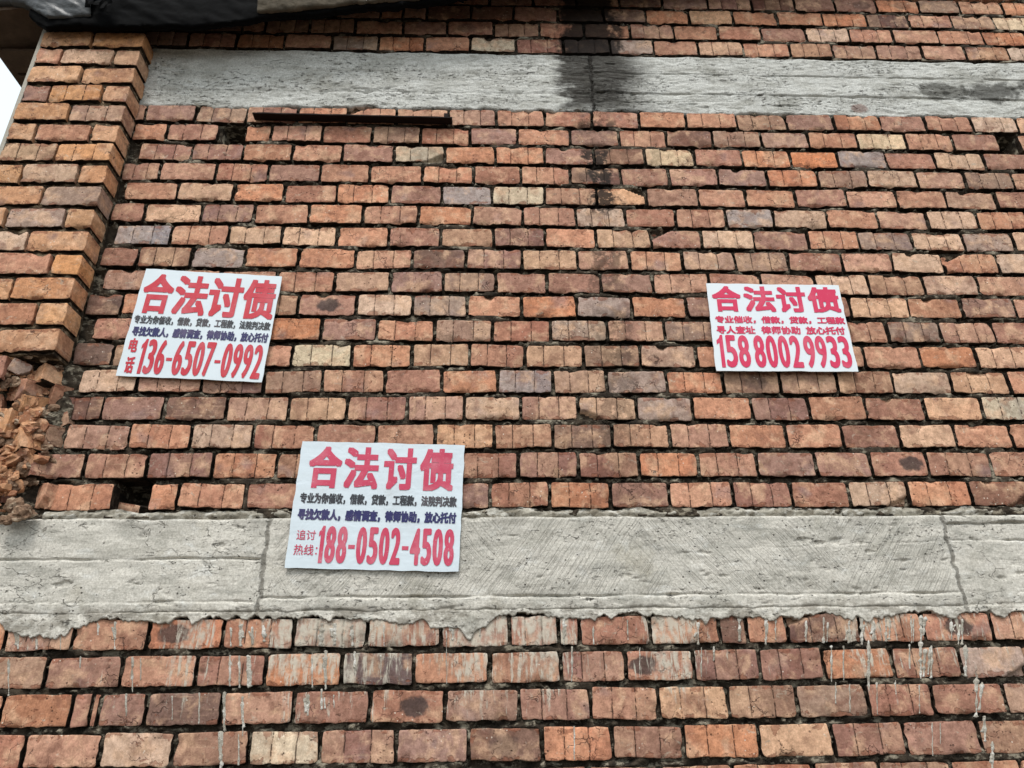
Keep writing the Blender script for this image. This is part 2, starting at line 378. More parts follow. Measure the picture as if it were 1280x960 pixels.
def brick_mesh(name, L, H, grooved, seed, nx=17, nz=9, depth=DB, broken=0, clean=False):
    r = np.random.RandomState(seed)
    if broken: nx, nz = 30, 15
    def stops(n, ln):
        return np.concatenate([[-ln / 2, -ln / 2 + .0018], np.linspace(-ln / 2 + .0075, ln / 2 - .0075, n - 4), [ln / 2 - .0018, ln / 2]])
    xs = stops(nx, L); zs = stops(nz, H)
    if grooved:
        for gxp in (-.045, .042):
            k = np.argmin(abs(xs[3:-3] - gxp)) + 3
            xs = np.sort(np.concatenate([np.delete(xs, k), [gxp - .0032, gxp, gxp + .0032]]))
    nxx, nzz = len(xs), len(zs)
    X, Z = np.meshgrid(xs, zs, indexing='ij'); Y = np.zeros_like(X)
    # ragged outline
    tx = X / (L / 2); tz = Z / (H / 2)
    X = X * (1 - .006 * np.abs(tz) ** 4 * r.rand()); Z = Z * (1 - .012 * np.abs(tx) ** 6 * r.rand())
    X += (r.rand() - .5) * .004 * tz; Z += (r.rand() - .5) * .006 * tx
    eb = noise2(xs, xs * 0, 60, seed + 1, 3) * .9 + .1; et = noise2(xs, xs * 0, 50, seed + 2, 3)
    Z += np.where(tz < 0, (-tz) ** 8, 0) * np.clip(eb[:, None], -.15, 1) * .0052 - np.where(tz > 0, tz ** 8, 0) * np.clip(et[:, None], -.15, 1) * .0030
    el = noise2(zs, zs * 0, 46, seed + 3, 2); er = noise2(zs, zs * 0, 46, seed + 4, 2)
    X += np.where(tx < 0, (-tx) ** 30, 0) * np.clip(el[None, :], -.2, 1) * .0034 - np.where(tx > 0, tx ** 30, 0) * np.clip(er[None, :], -.2, 1) * .0034
    # rounded arrises and face relief (y grows into the wall)
    dx = L / 2 - np.abs(tx) * L / 2; dz = H / 2 - np.abs(tz) * H / 2
    rr = .0022
    Y += np.clip(1 - dx / rr, 0, 1) * .0012 + np.clip(1 - dz / rr, 0, 1) * .0010
    cd = np.hypot(dx, dz)
    for sx in (-1, 1):
        for sz in (-1, 1):
            rad = .003 + .015 * r.rand() ** 2
            wgt = np.clip(1 - cd / rad, 0, 1) * (np.sign(X) == sx) * (np.sign(Z) == sz)
            X -= sx * wgt * .0020; Z -= sz * wgt * .0020; Y += wgt * .003
    Y += noise2(X, Z, 18, seed + 5, 2) * .0011
    if grooved:
        for gxp in (-.045, .042):
            Y += (np.abs(X - gxp) < .0022) * .0042
        Y += np.where(X > .042, (r.rand() - .5) * .0016, 0) + np.where(X < -.045, (r.rand() - .5) * .0016, 0)
    # chips
    for k in range(r.randint(0, 4)):
        side = r.randint(0, 3)
        cx = (r.rand() - .5) * L * .9 if side < 2 else (L / 2) * r.choice([-1, 1]); cz = -H / 2 if side == 0 else (H / 2 if side == 1 else (r.rand() - .5) * H)
        ra, rb = .010 + .020 * r.rand(), .006 + .012 * r.rand()
        w_ = np.clip(1.15 - np.hypot((X - cx) / ra, (Z - cz) / rb), 0, 1)
        Y += np.minimum(w_ * .02, .010)
    if broken:
        sx, sz = [(-1, -1), (-1, 1), (1, -1), (1, 1)][broken - 1]
        ca = (X * sx / (L / 2) * .62 + Z * sz / (H / 2) * .55 + noise2(X, Z, 30, seed + 6, 2) * .06)
        w_ = np.clip((ca - .66) / .07, 0, 1)
        Y += w_ * (.030 + noise2(X, Z, 40, seed + 8, 2) * .006)
    V = [(X[i, j], Y[i, j], Z[i, j]) for i in range(nxx) for j in range(nzz)]
    idx = lambda i, j: i * nzz + j
    F = [(idx(i, j), idx(i + 1, j), idx(i + 1, j + 1), idx(i, j + 1)) for i in range(nxx - 1) for j in range(nzz - 1)]
    ring = [idx(i, 0) for i in range(nxx)] + [idx(nxx - 1, j) for j in range(1, nzz)] + [idx(i, nzz - 1) for i in range(nxx - 2, -1, -1)] + [idx(0, j) for j in range(nzz - 2, 0, -1)]
    b0 = len(V)
    for k in ring: V.append((V[k][0], depth, V[k][2]))
    n = len(ring)
    for k in range(n):
        a, b = ring[k], ring[(k + 1) % n]
        F.append((a, b0 + k, b0 + (k + 1) % n, b))
    me = mesh(name, V, F, True)
    me.materials.append(M_BRICK)
    sh = [0 < i < nxx - 2 and 0 < j < nzz - 2 for i in range(nxx - 1) for j in range(nzz - 1)] + [False] * n
    me.polygons.foreach_set('use_smooth', sh)
    # bed and head faces take a darker material; a corner brick keeps brick-coloured heads
    me.materials.append(M_SIDES)
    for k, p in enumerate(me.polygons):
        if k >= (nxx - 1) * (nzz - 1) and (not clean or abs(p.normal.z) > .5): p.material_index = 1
    return me

LF = .235
PLAIN = [brick_mesh('brick_face', LF, HB, False, 100 + i, broken=0) for i in range(22)]
GROOVE = [brick_mesh('scored_brick_face', LF, HB, True, 200 + i) for i in range(22)]
BROKEN = [brick_mesh('broken_brick_face', LF, HB, i % 2 == 0, 300 + i, broken=1 + i % 4) for i in range(8)]
HALF = [brick_mesh('half_brick_face', .115, HB, False, 400 + i, nx=9) for i in range(8)]
CPLAIN = [brick_mesh('corner_brick_face', LF, HB, False, 700 + i, clean=True) for i in range(6)]
CGROOVE = [brick_mesh('scored_corner_brick_face', LF, HB, True, 720 + i, clean=True) for i in range(4)]
CHALF = [brick_mesh('half_corner_brick_face', .115, HB, False, 740 + i, nx=9, clean=True) for i in range(6)]

PAL = {'O': (192, 138, 112), 'R': (163, 117, 102), 'P': (210, 172, 144), 'D': (114, 84, 76), 'G': (168, 147, 138), 'B': (164, 130, 110),
       'Y': (218, 198, 168), 'K': (112, 82, 72), 'X': (174, 124, 106), 'V': (92, 74, 76), 'W': (184, 134, 112), 'C': (204, 150, 108)}

def brick(parent, x0, x1, zb, code, y=0.0, rot=None, me=None, jitter=1.0, H=None):
    """one brick between two head joints; x0,x1 are joint centres, zb the face's lower edge"""
    gap = .0142
    L = x1 - x0 - gap
    if me is None:
        if L < .16: me = HALF[rng.randint(len(HALF))]; base = .115
        else: me = (GROOVE if code.islower() else PLAIN)[rng.randint(22)]; base = LF
    else: base = LF if me not in HALF + CHALF else .115
    o = bpy.data.objects.new('brick', me); COL.objects.link(o); o.parent = parent
    o.location = ((x0 + x1) / 2 + rng.uniform(-1, 1) * .0012 * jitter, D + y + rng.uniform(-.0045, .004) * jitter, zb + HB / 2 + rng.uniform(-1, 1) * .0022 * jitter)
    o.scale = (L / base, 1, (H or HB) / HB * (1 + rng.uniform(-.05, .03)))
    o.rotation_euler = rot or (math.radians(rng.uniform(-.6, .6)) * jitter, math.radians(rng.normal() * .55) * jitter, math.radians(rng.uniform(-.8, .8)) * jitter)
    c = PAL[code.upper()]; f = rng.normal(1.03, .11); t = rng.normal(0, .03)
    col = [min(1, max(.01, v * f)) for v in lin((c[0] * (1 + t), c[1], c[2] * (1 - t)))]
    gy = sum(col) / 3; q_ = rng.uniform(-.14, .20); col = [v + (gy - v) * q_ for v in col]
    o.color = (*col, 1)
    o['grooved'] = 1.0 if (code.islower() and me not in HALF + CHALF) else 0.0
    o['blotch'] = 1.0 if code.upper() == 'X' else (.5 if (code.upper() == 'D' and rng.rand() < .3) or rng.rand() < .015 else 0.0)
    return o

def merged_bricks(name, parent, specs):
    """bricks past the frame: real bricks, joined"""
    Vs, Fs, n = [], [], 0
    src = PLAIN[0]; bv = np.zeros(len(src.vertices) * 3, np.float32); src.vertices.foreach_get('co', bv); bv = bv.reshape(-1, 3)
    bf = [tuple(p.vertices) for p in src.polygons]
    for (x0, x1, zb) in specs:
        v = bv.copy(); v[:, 0] *= (x1 - x0 - .0155) / LF
        v += np.array([(x0 + x1) / 2, D + rng.uniform(-.003, .003), zb + HB / 2])
        Vs.append(v); Fs += [tuple(k + n for k in f) for f in bf]; n += len(v)
    me = mesh(name, np.concatenate(Vs), Fs)
    o = put(name, me, M_BRICK, parent); o['kind'] = 'stuff'; o.color = (*lin(PAL['O']), 1)
    o['grooved'] = 0.0; o['blotch'] = 0.0
    return o

def mortar_sheet(name, parent, x0, x1, z0, z1, step=.0095, holes=(), thick=.22, rows=()):
    nx = int((x1 - x0) / step) + 1; nz = int((z1 - z0) / (step * .72)) + 1
    X, Z = np.meshgrid(np.linspace(x0, x1, nx), np.linspace(z0, z1, nz), indexing='ij')
    Y = D + .0290 - noise2(X, Z * 1.8, 26, 11, 4) * .0110 - np.clip(noise2(X, Z * 2, 9, 12, 3) + .04, 0, 1) * .052 - np.clip(noise2(X, Z * 1.4, 40, 14, 3) - .22, 0, 1) * .05
    Y = np.maximum(Y, D + .0015)
    for k in rows:          # behind the bricks themselves the mortar stays back; it may squeeze out only in the joints
        zb, js, _c = RD[k]; js = np.array(js + [js[-1] + .25 * q for q in range(1, 8)])
        dist = np.abs(X[..., None] - js).min(-1)
        Y = np.where((Z > zb + .003) & (Z < zb + HB - .003) & (dist > .009), np.maximum(Y, D + .030), Y)
    for (a, b, c, d, dep) in holes:
        inside = (X > a) & (X < b) & (Z > c) & (Z < d)
        Y = np.where(inside, D + dep, Y)
    # closed sides: wrap the border back
    V = np.stack([X, Y, Z], -1)
    Vp = np.zeros((nx + 2, nz + 2, 3)); Vp[1:-1, 1:-1] = V
    Vp[0, 1:-1] = V[0]; Vp[-1, 1:-1] = V[-1]; Vp[:, 0] = Vp[:, 1]; Vp[:, -1] = Vp[:, -2]
    for s in (np.s_[0, :], np.s_[-1, :], np.s_[:, 0], np.s_[:, -1]): Vp[s][..., 1] = D + thick
    o = put(name, grid_mesh(name, Vp), M_MORTAR, parent)
    return o

def xr_frame(z):      # right edge of the picture on the wall
    return 1.83 + (z - 1.48) * .333

ROWS = [
('U4',5.314,'-468 -227 15 258 502 747 993 1254 1507 1757 1989 2231 2479 2717 2974','K R R R K K R r d R R o B o o'),
('U3',5.190,'-833 -587 -461 -331 -87 149 394 650 889 1133 1381 1632 1894 2150 2390 2637 2889','O O O D D R D K O P O O o d o b y'),
('U2',5.065,'-1801 -1562 -1322 -1201 -962 -718 -457 -217 37 288 535 788 1033 1282 1523 1776 2021 2269 2530 2790','b D R b b O R R b R O o O R R p o O o o'),
('U1',4.940,'-1828 -1592 -1338 -1084 -832 -584 -335 -89 158 415 670 910 1155 1405 1665 1904 2147 2406 2649 2895','r r o O p o O Y r d G O p o b b o O b p'),
('M1',4.414,'-1802 -1713 -1465 -1213 -957 -708 -459 -193 48 297 540 784 1027 1292 1552 1800 2048 2288 2536 2780','O R b r o o o o o R R O o b R o R r p p'),
('M2',4.290,'-1753 -1587 -1334 -1204 -1074 -821 -572 -330 -84 156 423 671 912 1150 1402 1646 1900 2155 2399 2644 2750','O r _ O o R b r R O R o D b O o y o R _ O'),
('M3',4.165,'-1702 -1443 -1195 -954 -711 -456 -207 43 289 536 791 1039 1283 1529 1773 2020 2274 2532','r r O O R y O o R d y R o O G R p R'),
('M4',4.040,'-1758 -1576 -1309 -1060 -808 -568 -313 -64 168 410 661 900 1145 1392 1646 1897 2149 2395 2641','r O r R O O o R o d R R R o b P O b O'),
('M5',3.915,'-1719 -1467 -1205 -967 -717 -463 -216 26 281 534 776 1031 1266 1509 1764 2016 2265 2519','O P O R o R G y o P O O O R O O B R'),
('M6',3.791,'-1752 -1598 -1334 -1092 -837 -582 -322 -69 171 427 664 907 1150 1381 1643 1893 2138 2386','R P r O O o O O o p R o G P O O p o'),
('M7',3.666,'-1709 -1454 -1192 -948 -695 -455 -213 33 274 515 776 1016 1267 1527 1771 2033 2285 2528','g o p p O R B r O p R p R o b p G p'),
('M8',3.541,'-1748 -1579 -1341 -1100 -858 -600 -340 -94 164 421 663 910 1158 1408 1664 1906 2152 2412','r b G O O o D r p O o b b R O P o P'),
('M9',3.416,'-1708 -1452 -1194 -943 -684 -435 -195 44 276 521 760 1019 1260 1514 1763 2025 2281','O O O o G R b R R R o R O p b G O'),
('M10',3.292,'-1757 -1598 -1342 -1087 -832 -575 -327 -85 158 405 653 901 1149 1398 1649 1923 2170 2419','D O R b X p b O O G O R O R p O R O'),
('M11',3.167,'-1698 -1447 -1204 -960 -718 -479 -227 27 282 534 790 1055 1304 1550 1793 2035 2283','R R O O R o b r p o b o o o b o R'),
('M12',3.042,'-1753 -1586 -1338 -1086 -832 -576 -320 -72 167 420 670 916 1161 1410 1660 1914 2166','D b R O y o p r p b G O O O O O p'),
('M13',2.917,'-1695 -1456 -1191 -935 -691 -429 -187 50 284 513 772 1018 1265 1514 1760 2019 2273','p o r b o R O g b G o b b b P p O'),
('M14',2.793,'-1755 -1574 -1324 -1072 -817 -577 -329 -92 145 385 633 871 1124 1368 1614 1870 2119','d R D o p r o P o p G O r O R P y'),
('M15',2.668,'-1698 -1442 -1193 -944 -696 -449 -208 32 275 520 759 1007 1248 1486 1730 1967 2210','o o p r R O p o d b o O O R P O O'),
('M16',2.543,'-1770 -1587 -1345 -1088 -835 -594 -355 -111 129 372 619 863 1106 1348 1576 1816 2082','R o r o b r r r r r o o R R X o O'),
('M17',2.418,'-1700 -1450 -1312 -1201 -940 -703 -465 -226 16 254 496 731 989 1228 1462 1705 1961','o _ O o R r R R r o R o r R p o D'),
('L1',1.903,'-1962 -1719 -1480 -1217 -950 -696 -432 -164 87 267 344 605 864 966 1119 1394 1634 1897','O w O X w w R R r r R O D O d w X o'),
('L2',1.778,'-1788 -1546 -1286 -1024 -783 -513 -257 14 271 506 754 995 1232 1489 1743','B R O r O V O O r X r r O r G'),
('L3',1.654,'-1905 -1668 -1430 -1363 -1335 -1176 -918 -670 -406 -143 118 371 613 863 1111 1367 1607 1872','O O R R r D O R X O r o p b B r R B'),
('L4',1.529,'-1795 -1559 -1304 -1062 -807 -566 -307 -59 195 440 690 955 1216 1473 1743','R O P O y r R D o r o P r R B'),
('L5',1.404,'-1629 -1401 -1156 -909 -661 -410 -158 95 348 594 847 1130 1359 1614','R r O o R r R r O o r R b O'),
]
RD = {k: (zb, [int(v) / 1000 for v in xs.split()], cs.split()) for k, zb, xs, cs in ROWS}

def lay(parent, keys, left_fill=None, limit=3.45, extra=()):
    over = []
    for k in keys:
        zb, xs, cs = RD[k]
        ends = xs[1:] + [xs[-1] + .25]
        for i, (a, b, c) in enumerate(zip(xs, ends, cs)):
            if c == '_': continue
            me = None
            if (k, i) in BRK: me = BROKEN[BRK[(k, i)]]
            if (k, i) in HIDDEN: continue
            brick(parent, a, b, zb, c, me=me, jitter=.3 if k[0] == 'L' else 1.0)
        x = ends[-1]
        while x < limit:
            if x < xr_frame(zb + HB) + .02: brick(parent, x, x + .25, zb, 'OoRrPbO'[rng.randint(7)])
            else: over.append((x, x + .25, zb))
            x += .25
    return over

# bricks with a snapped-off corner: (row, index) -> shape
BRK = {('M7', 10): 1, ('M8', 16): 1, ('M17', 14): 2, ('M5', 9): 3, ('L2', 14): 2, ('M14', 9): 4, ('M1', 5): 5, ('M17', 16): 6,
       ('M9', 2): 2, ('L1', 14): 5, ('M3', 5): 6}
HIDDEN = set()

# ------------------------------------------------------------------ the three fields of brickwork
wall_mid = thing('brick_wall', 'tall field of weathered red brick between the two concrete beams, behind the three posters', 'wall', (0, 0, 0), kind='structure')
over = lay(wall_mid, ['M%d' % i for i in range(1, 18)])
merged_bricks('further_bricks', wall_mid, over)
# a snapped brick end and a fallen chunk in the putlog hole above the lower beam
brick(wall_mid, -1.470, -1.345, 2.372, 'B', y=.050, rot=(math.radians(10), math.radians(13), math.radians(-20)), H=.055)
holes = [(-1.325, -1.212, 4.283, 4.400, .19), (2.645, 2.745, 4.285, 4.400, .19), (-1.462, -1.310, 2.395, 2.550, .20),
         (-1.70, -1.64, 2.40, 2.53, .05)]
mortar_sheet('mortar', wall_mid, -2.24, 3.62, 2.383, 4.535, holes=holes, rows=['M%d' % i for i in range(1, 18)])

wall_low = thing('brick_wall', 'brick courses below the lower concrete beam, streaked with white lime drips', 'wall', kind='structure')
over = lay(wall_low, ['L1', 'L2', 'L3', 'L4', 'L5'])
for n_ in range(6, 12):
    zb = .4280 - .12474 * n_ + EYE
    for i in range(-9, 14): over.append((i * .25 + (n_ % 2) * .125, i * .25 + (n_ % 2) * .125 + .25, zb))
for k in ('L1', 'L2', 'L3', 'L4', 'L5'):
    zb, xs, cs = RD[k]; x = xs[0]
    while x - .25 > -2.26: over.append((x - .25, x, zb)); x -= .25
merged_bricks('further_bricks', wall_low, over)
mortar_sheet('mortar', wall_low, -2.24, 3.62, -.05, 2.05, step=.010, rows=['L1', 'L2', 'L3', 'L4', 'L5'])

def roof_z(x): return 3.33 + EYE + .185 * (x + 2.57)
wall_up = thing('brick_wall', 'sooty brick courses above the upper concrete beam, tucked under the roof edge', 'wall', kind='structure')
over = lay(wall_up, ['U1', 'U2', 'U3', 'U4'])
for n_ in range(5, 15):
    zb = 3.3401 + .12474 * (n_ - 1) + EYE
    for i in range(-9, 14):
        a = i * .25 + (n_ % 2) * .125
        if zb + .11 < roof_z(a) - .01: over.append((a, a + .25, zb))
for k in ('U1', 'U2', 'U3', 'U4'):
    zb, xs, cs = RD[k]; x = xs[0]
    while x - .25 > -2.26:
        if zb + .11 < roof_z(x - .25): over.append((x - .25, x, zb))
        x -= .25
merged_bricks('further_bricks', wall_up, over)
def clip_roof(X, Z, Y): return Y
mo = mortar_sheet('mortar', wall_up, -2.24, 3.62, 4.925, 6.1, step=.010, rows=['U1', 'U2', 'U3', 'U4'])
mv = mo.data; co = np.zeros(len(mv.vertices) * 3, np.float32); mv.vertices.foreach_get('co', co); co = co.reshape(-1, 3)
co[:, 2] = np.minimum(co[:, 2], roof_z(co[:, 0]) - .004); mv.vertices.foreach_set('co', co.ravel()); mv.update()

# ------------------------------------------------------------------ concrete beams
def beam(name, label, x0, x1, zb, zt, mat, seams, face, seed, step=.008, rough=1.0, seg=()):
    t = thing(name, label, 'concrete beam', kind='structure')
    nx = int((x1 - x0) / step) + 1
    xs = np.linspace(x0, x1, nx)
    bot = zb(xs); top = zt(xs)
    ts = np.linspace(0, 1, 110)
    rows = sorted(set(np.round(np.concatenate([ts, [0, .006, .02, .98, .994, 1]]), 4)))
    T = np.array(rows)
    X = np.repeat(xs[:, None], len(T), 1); Z = bot[:, None] + (top - bot)[:, None] * T[None]
    Y = D - face + noise2(X, Z * 3, 5, seed, 3) * .0035 + noise2(X, Z * 2.5, 30, seed + 1, 4) * .0030 * rough + np.clip(noise2(X, Z * 3.5, 16, seed + 30, 4) - .1, 0, 1) * .006 * rough
    edge = np.minimum(Z - bot[:, None], top[:, None] - Z)
    Y += np.clip(1 - edge / .012, 0, 1) ** 2 * (.007 + face * .5)
    for (xa, xb, zf, depth, wdt, stp) in seams:      # form-board seams: a groove and a small ledge
        zc = zf(xs)[:, None] if callable(zf) else zf
        on = ((X > xa) & (X < xb)).astype(float)
        zc = zc + noise2(X, X * 0, 14, seed + 7, 3) * .0035
        rag = np.clip(.65 + noise2(X, X * 0, 9, seed + 9, 3) * .8, .15, 1.4)
        Y += on * np.exp(-((Z - zc) / wdt) ** 2) * depth * rag
        Y += on * np.where(Z < zc, stp, 0)
    for (xc, wdt, depth) in seg:
        Y += np.exp(-((X - xc - noise2(Z, Z * 0, 24, seed + 3, 3) * .006) / wdt) ** 2) * depth * np.clip(.6 + noise2(X * 0, Z, 40, seed, 3), .1, 1.5)
    # scabs knocked out of the face
    sc_ = noise2(X, Z * 2.2, 13, seed + 20, 4)
    Y += np.clip(sc_ - .62, 0, .25) * .03
    V = np.stack([X, Y, Z], -1); nz = V.shape[1]
    Vp = np.zeros((nx + 2, nz + 2, 3)); Vp[1:-1, 1:-1] = V
    Vp[0, 1:-1] = V[0]; Vp[-1, 1:-1] = V[-1]; Vp[:, 0] = Vp[:, 1]; Vp[:, -1] = Vp[:, -2]
    for s in (np.s_[0, :], np.s_[-1, :], np.s_[:, 0], np.s_[:, -1]): Vp[s][..., 1] = D + .22
    put('beam_body', grid_mesh(name, Vp), mat, t)
    return t

beam('concrete_beam', 'upper grey concrete beam with a black soot stain beside its cast joint',
     -1.80, 3.6,
     lambda x: 4.525 + noise2(x, x * 0, 7, 41, 4) * .016 + noise2(x, x * 0, 40, 43, 2) * .004 + np.where(x < .5, .004, 0) - .010,
     lambda x: 4.922 + noise2(x, x * 0, 9, 42, 3) * .007,
     M_CON1,
     [(.57, 3.6, lambda x: 4.655 - .004 * x, .014, .0042, .0035), (.57, 3.6, lambda x: 4.795 - .003 * x, .011, .0036, .002),
      (-1.8, .55, lambda x: 4.640 + .008 * x, .005, .009, .003), (-1.8, .55, lambda x: 4.775 + 0 * x, .004, .012, .002),
      (.57, 1.5, lambda x: 4.575 + .02 * x, .007, .003, .0)],
       .006, 50, rough=.7, seg=[(.556, .008, .011)])

beam('concrete_beam', 'lower grey concrete beam with comb scratches, crossing the wall under the lowest poster',
     -2.25, 3.6,
     lambda x: 2.026 + noise2(x, x * 0, 5, 61, 3) * .006 + noise2(x, x * 0, 30, 63, 3) * .003,
     lambda x: 2.381 + noise2(x, x * 0, 6, 62, 3) * .005,
     M_CON2,
     [(-.83, 1.81, lambda x: 2.078 + 0 * x, .012, .0040, -.0035), (-2.25, -.85, lambda x: 2.224 + 0 * x, .013, .0040, -.0015),
      (-2.25, -.85, lambda x: 2.066 + 0 * x, .0045, .0035, -.002), (1.83, 3.6, lambda x: 2.342 + .03 * (x - 1.83), .018, .0045, .006),
      (1.83, 3.6, lambda x: 2.277 + .006 * (x - 1.8), .009, .0035, -.002), (1.83, 3.6, lambda x: 2.078 + 0 * x, .0025, .004, -.001),
      (.9, 1.81, lambda x: 2.262 + .03 * (x - 1.3), .003, .002, 0)],
     .004, 70, rough=.22, seg=[(-.836, .006, .006), (1.815, .006, .008)])

# ragged cement squeezed out below the lower beam, over the heads of the first course
def crust():
    xs = np.arange(-2.2, 3.3, .004)
    base = 2.030
    n1 = noise2(xs, xs * 0, 3.1, 81, 3); n2 = noise2(xs, xs * 0, 17, 82, 3)
    n3 = noise2(xs, xs * 0, 48, 83, 3)
    bot = base - .014 - np.clip(n1 - .05, 0, 1) * .045 - np.abs(n2) ** 1.5 * .022 - np.clip(n3, 0, 1) * .012 + .004
    def lob(c, w, d): return np.clip(1 - ((xs - c) / w) ** 4, 0, 1) * d
    ex = lob(-.085, .135, .045) + lob(.73, .10, .016) + lob(-1.62, .13, .050) + lob(1.45, .16, .022) + lob(1.20, .06, .014)
    bot = bot - ex
    bot = bot - np.abs(noise2(xs, xs * 0, 90, 89, 2)) * .005
    T = np.concatenate([[0, .03, .08], np.linspace(.13, 1, 20)])
    X = np.repeat(xs[:, None], len(T), 1); top = base + .010 + xs * 0
    Z = bot[:, None] + (top - bot)[:, None] * T[None]
    low = np.clip((base - Z) / .03, 0, 1)
    Y = D - .0052 - noise2(X, Z * 1.5, 34, 87, 5) * .0026 - low * (.002 + .004 * np.clip(noise2(X, Z, 16, 88, 3), -.3, 1))
    Y += np.clip(1 - (Z - bot[:, None]) / .0025, 0, 1) * .004 + np.clip(1 - (top[:, None] - Z) / .014, 0, 1) * .008
    V = np.stack([X, Y, Z], -1)
    Vb = V[:, :1].copy(); Vb[..., 1] = D + .02; Vt = V[:, -1:].copy(); Vt[..., 1] = D + .02
    return grid_mesh('cement_crust', np.concatenate([Vb, V, Vt], 1))
o = put('cement_crust', crust(), M_CON2, wall_low); o['kind'] = 'stuff'

def bed(name, parent, x0, x1, z0, h, seed, mat):
    """mortar bed squeezed out between the brickwork and the top of the lower beam"""
    xs = np.arange(x0, x1, .006); T = np.linspace(0, 1, 8)
    X = np.repeat(xs[:, None], 8, 1); hh = h * np.clip(1 + noise2(xs, xs * 0, 12, seed, 3) * .35, .4, 1.4)
    Z = z0 + hh[:, None] * T[None] + noise2(X, X * 0, 20, seed + 4, 2) * .002
    Y = D + .004 - np.sin(T * math.pi)[None] * (.002 + .007 * np.clip(noise2(X, Z, 18, seed + 1, 4), -.4, 1)) - noise2(X, Z * 2, 55, seed + 2, 3) * .006 + np.abs(T - .5)[None] * .012
    o = put(name, grid_mesh(name, np.stack([X, Y, Z], -1)), mat, parent); o['kind'] = 'stuff'
bed('squeezed_mortar', wall_mid, -1.70, 3.3, 2.377, .036, 90, M_CRUST)

# white lime drips over the lower courses
DR = [(-1686,1872,-1654,1754,16),(-1687,2000,-1662,1907,25),(-1621,1994,-1598,1906,18),(-1532,1979,-1514,1905,10),(-1403,1997,-1393,1953,20),(-1343,1997,-1324,1903,22),(-1257,1881,-1233,1762,19),(-1227,1881,-1211,1801,10),(-1439,1883,-1430,1843,12),(-914,1878,-899,1777,20),(-880,1877,-865,1771,17),(-850,1882,-834,1771,25),(-926,1979,-916,1910,17),(-893,1987,-882,1910,26),(-849,1978,-840,1915,23),(-1254,1755,-1239,1686,12),(-915,1751,-897,1632,25),(-851,1750,-832,1618,22),(-910,1632,-891,1510,30),(-847,1623,-833,1528,19),(-1002,1752,-987,1658,9),(-1094,1753,-1079,1671,8),(-805,1978,-799,1925,37),(-598,1985,-591,1907,40),(-552,1984,-546,1912,35),(-488,1978,-482,1906,28),(-372,1980,-367,1905,20),(-623,1880,-611,1768,12),(-575,1888,-563,1762,22),(-577,1763,-571,1698,27),(-624,1753,-616,1678,25),(-534,1752,-530,1703,17),(-472,1887,-466,1814,25),(-377,1878,-372,1792,9),(-144,1952,-139,1776,8),(-121,1980,-120,1924,28),(-21,1979,-21,1937,35),(289,1991,285,1904,27),(397,1967,393,1903,10),(314,1893,308,1779,12),(563,1896,553,1787,10),(526,1989,521,1918,15),(788,1978,778,1899,21),(789,1888,777,1790,15),(836,1887,830,1843,21),(947,1999,934,1909,27),(1046,1993,1030,1897,24),(1081,1984,1069,1913,14),(1195,1983,1181,1906,21),(1264,1991,1246,1900,30),(1359,1981,1341,1899,35),(1409,1990,1388,1893,36),(1450,1981,1433,1904,34),(1502,1995,1481,1903,30),(1598,1988,1576,1897,24),(1636,1993,1610,1891,36),(1749,1978,1729,1907,33),(1791,1986,1764,1889,30),(1273,1889,1249,1768,18),(1319,1894,1294,1773,14),(1418,1904,1382,1745,23),(1414,1756,1392,1658,16),(1484,1766,1474,1723,16),(1567,1886,1548,1808,15),(1611,1894,1580,1773,32),(1649,1891,1619,1775,24),(1779,1889,1748,1779,44),(1787,1779,1748,1644,36),(1780,1643,1757,1566,40),(1784,1571,1757,1479,31),(1264,1768,1249,1694,8),(1314,1757,1295,1667,8),(1569,1751,1545,1659,15),(310,1641,304,1529,11),(1583,1625,1557,1524,8),(1612,1625,1595,1561,8)]
def drips():
    V, F = [], []
    for q, (xa, za, xb, zb, w) in enumerate(DR):
        r = np.random.RandomState(500 + q)
        for st_ in range(1 + int(w > 20)):
            za_ = za + r.randint(-6, 10) - (r.randint(0, 30) if st_ else 0); zb_ = zb + (r.randint(0, 40) if st_ else 0)
            dx_ = 0 if not st_ else r.uniform(-.5, .5) * w
            n = max(6, int((za_ - zb_) / 3)); ww0 = max(3, w * (.50 if w < 14 else .42)) / 2000
            ph = noise2(np.arange(n + 1) * .2, np.arange(n + 1) * 0 + q, 1, q % 60, 3); ph2 = noise2(np.arange(n + 1) * .22, np.arange(n + 1) * 0 + q, 1, (q + 9) % 60, 3)
            for i in range(n + 1):
                t = i / n; x = (xa + (xb - xa) * t + dx_) / 1000 + .0014 * ph[i]; z = (za_ + (zb_ - za_) * t) / 1000
                ww = ww0 * (.9 + .75 * ph2[i]) * (1.15 - .45 * t) * (.3 if i in (0, n) else 1); ww = max(ww, .0006)
                if i == n - 1: ww *= 1.5
                bul = .0002 + .0007 * abs(ph[i]) + ww * .08
                V += [(x - ww, D + .001, z), (x - ww * .7, D - .0022 - bul * .5, z), (x + ww * .5, D - .0022 - bul, z), (x + ww, D + .001, z)]
                if i:
                    k = len(V) - 8
                    for c in range(3): F.append((k + c, k + 4 + c, k + 5 + c, k + 1 + c))
    return mesh('lime_drips', V, F)
o = put('lime_drips', drips(), M_LIME, wall_low); o['kind'] = 'stuff'

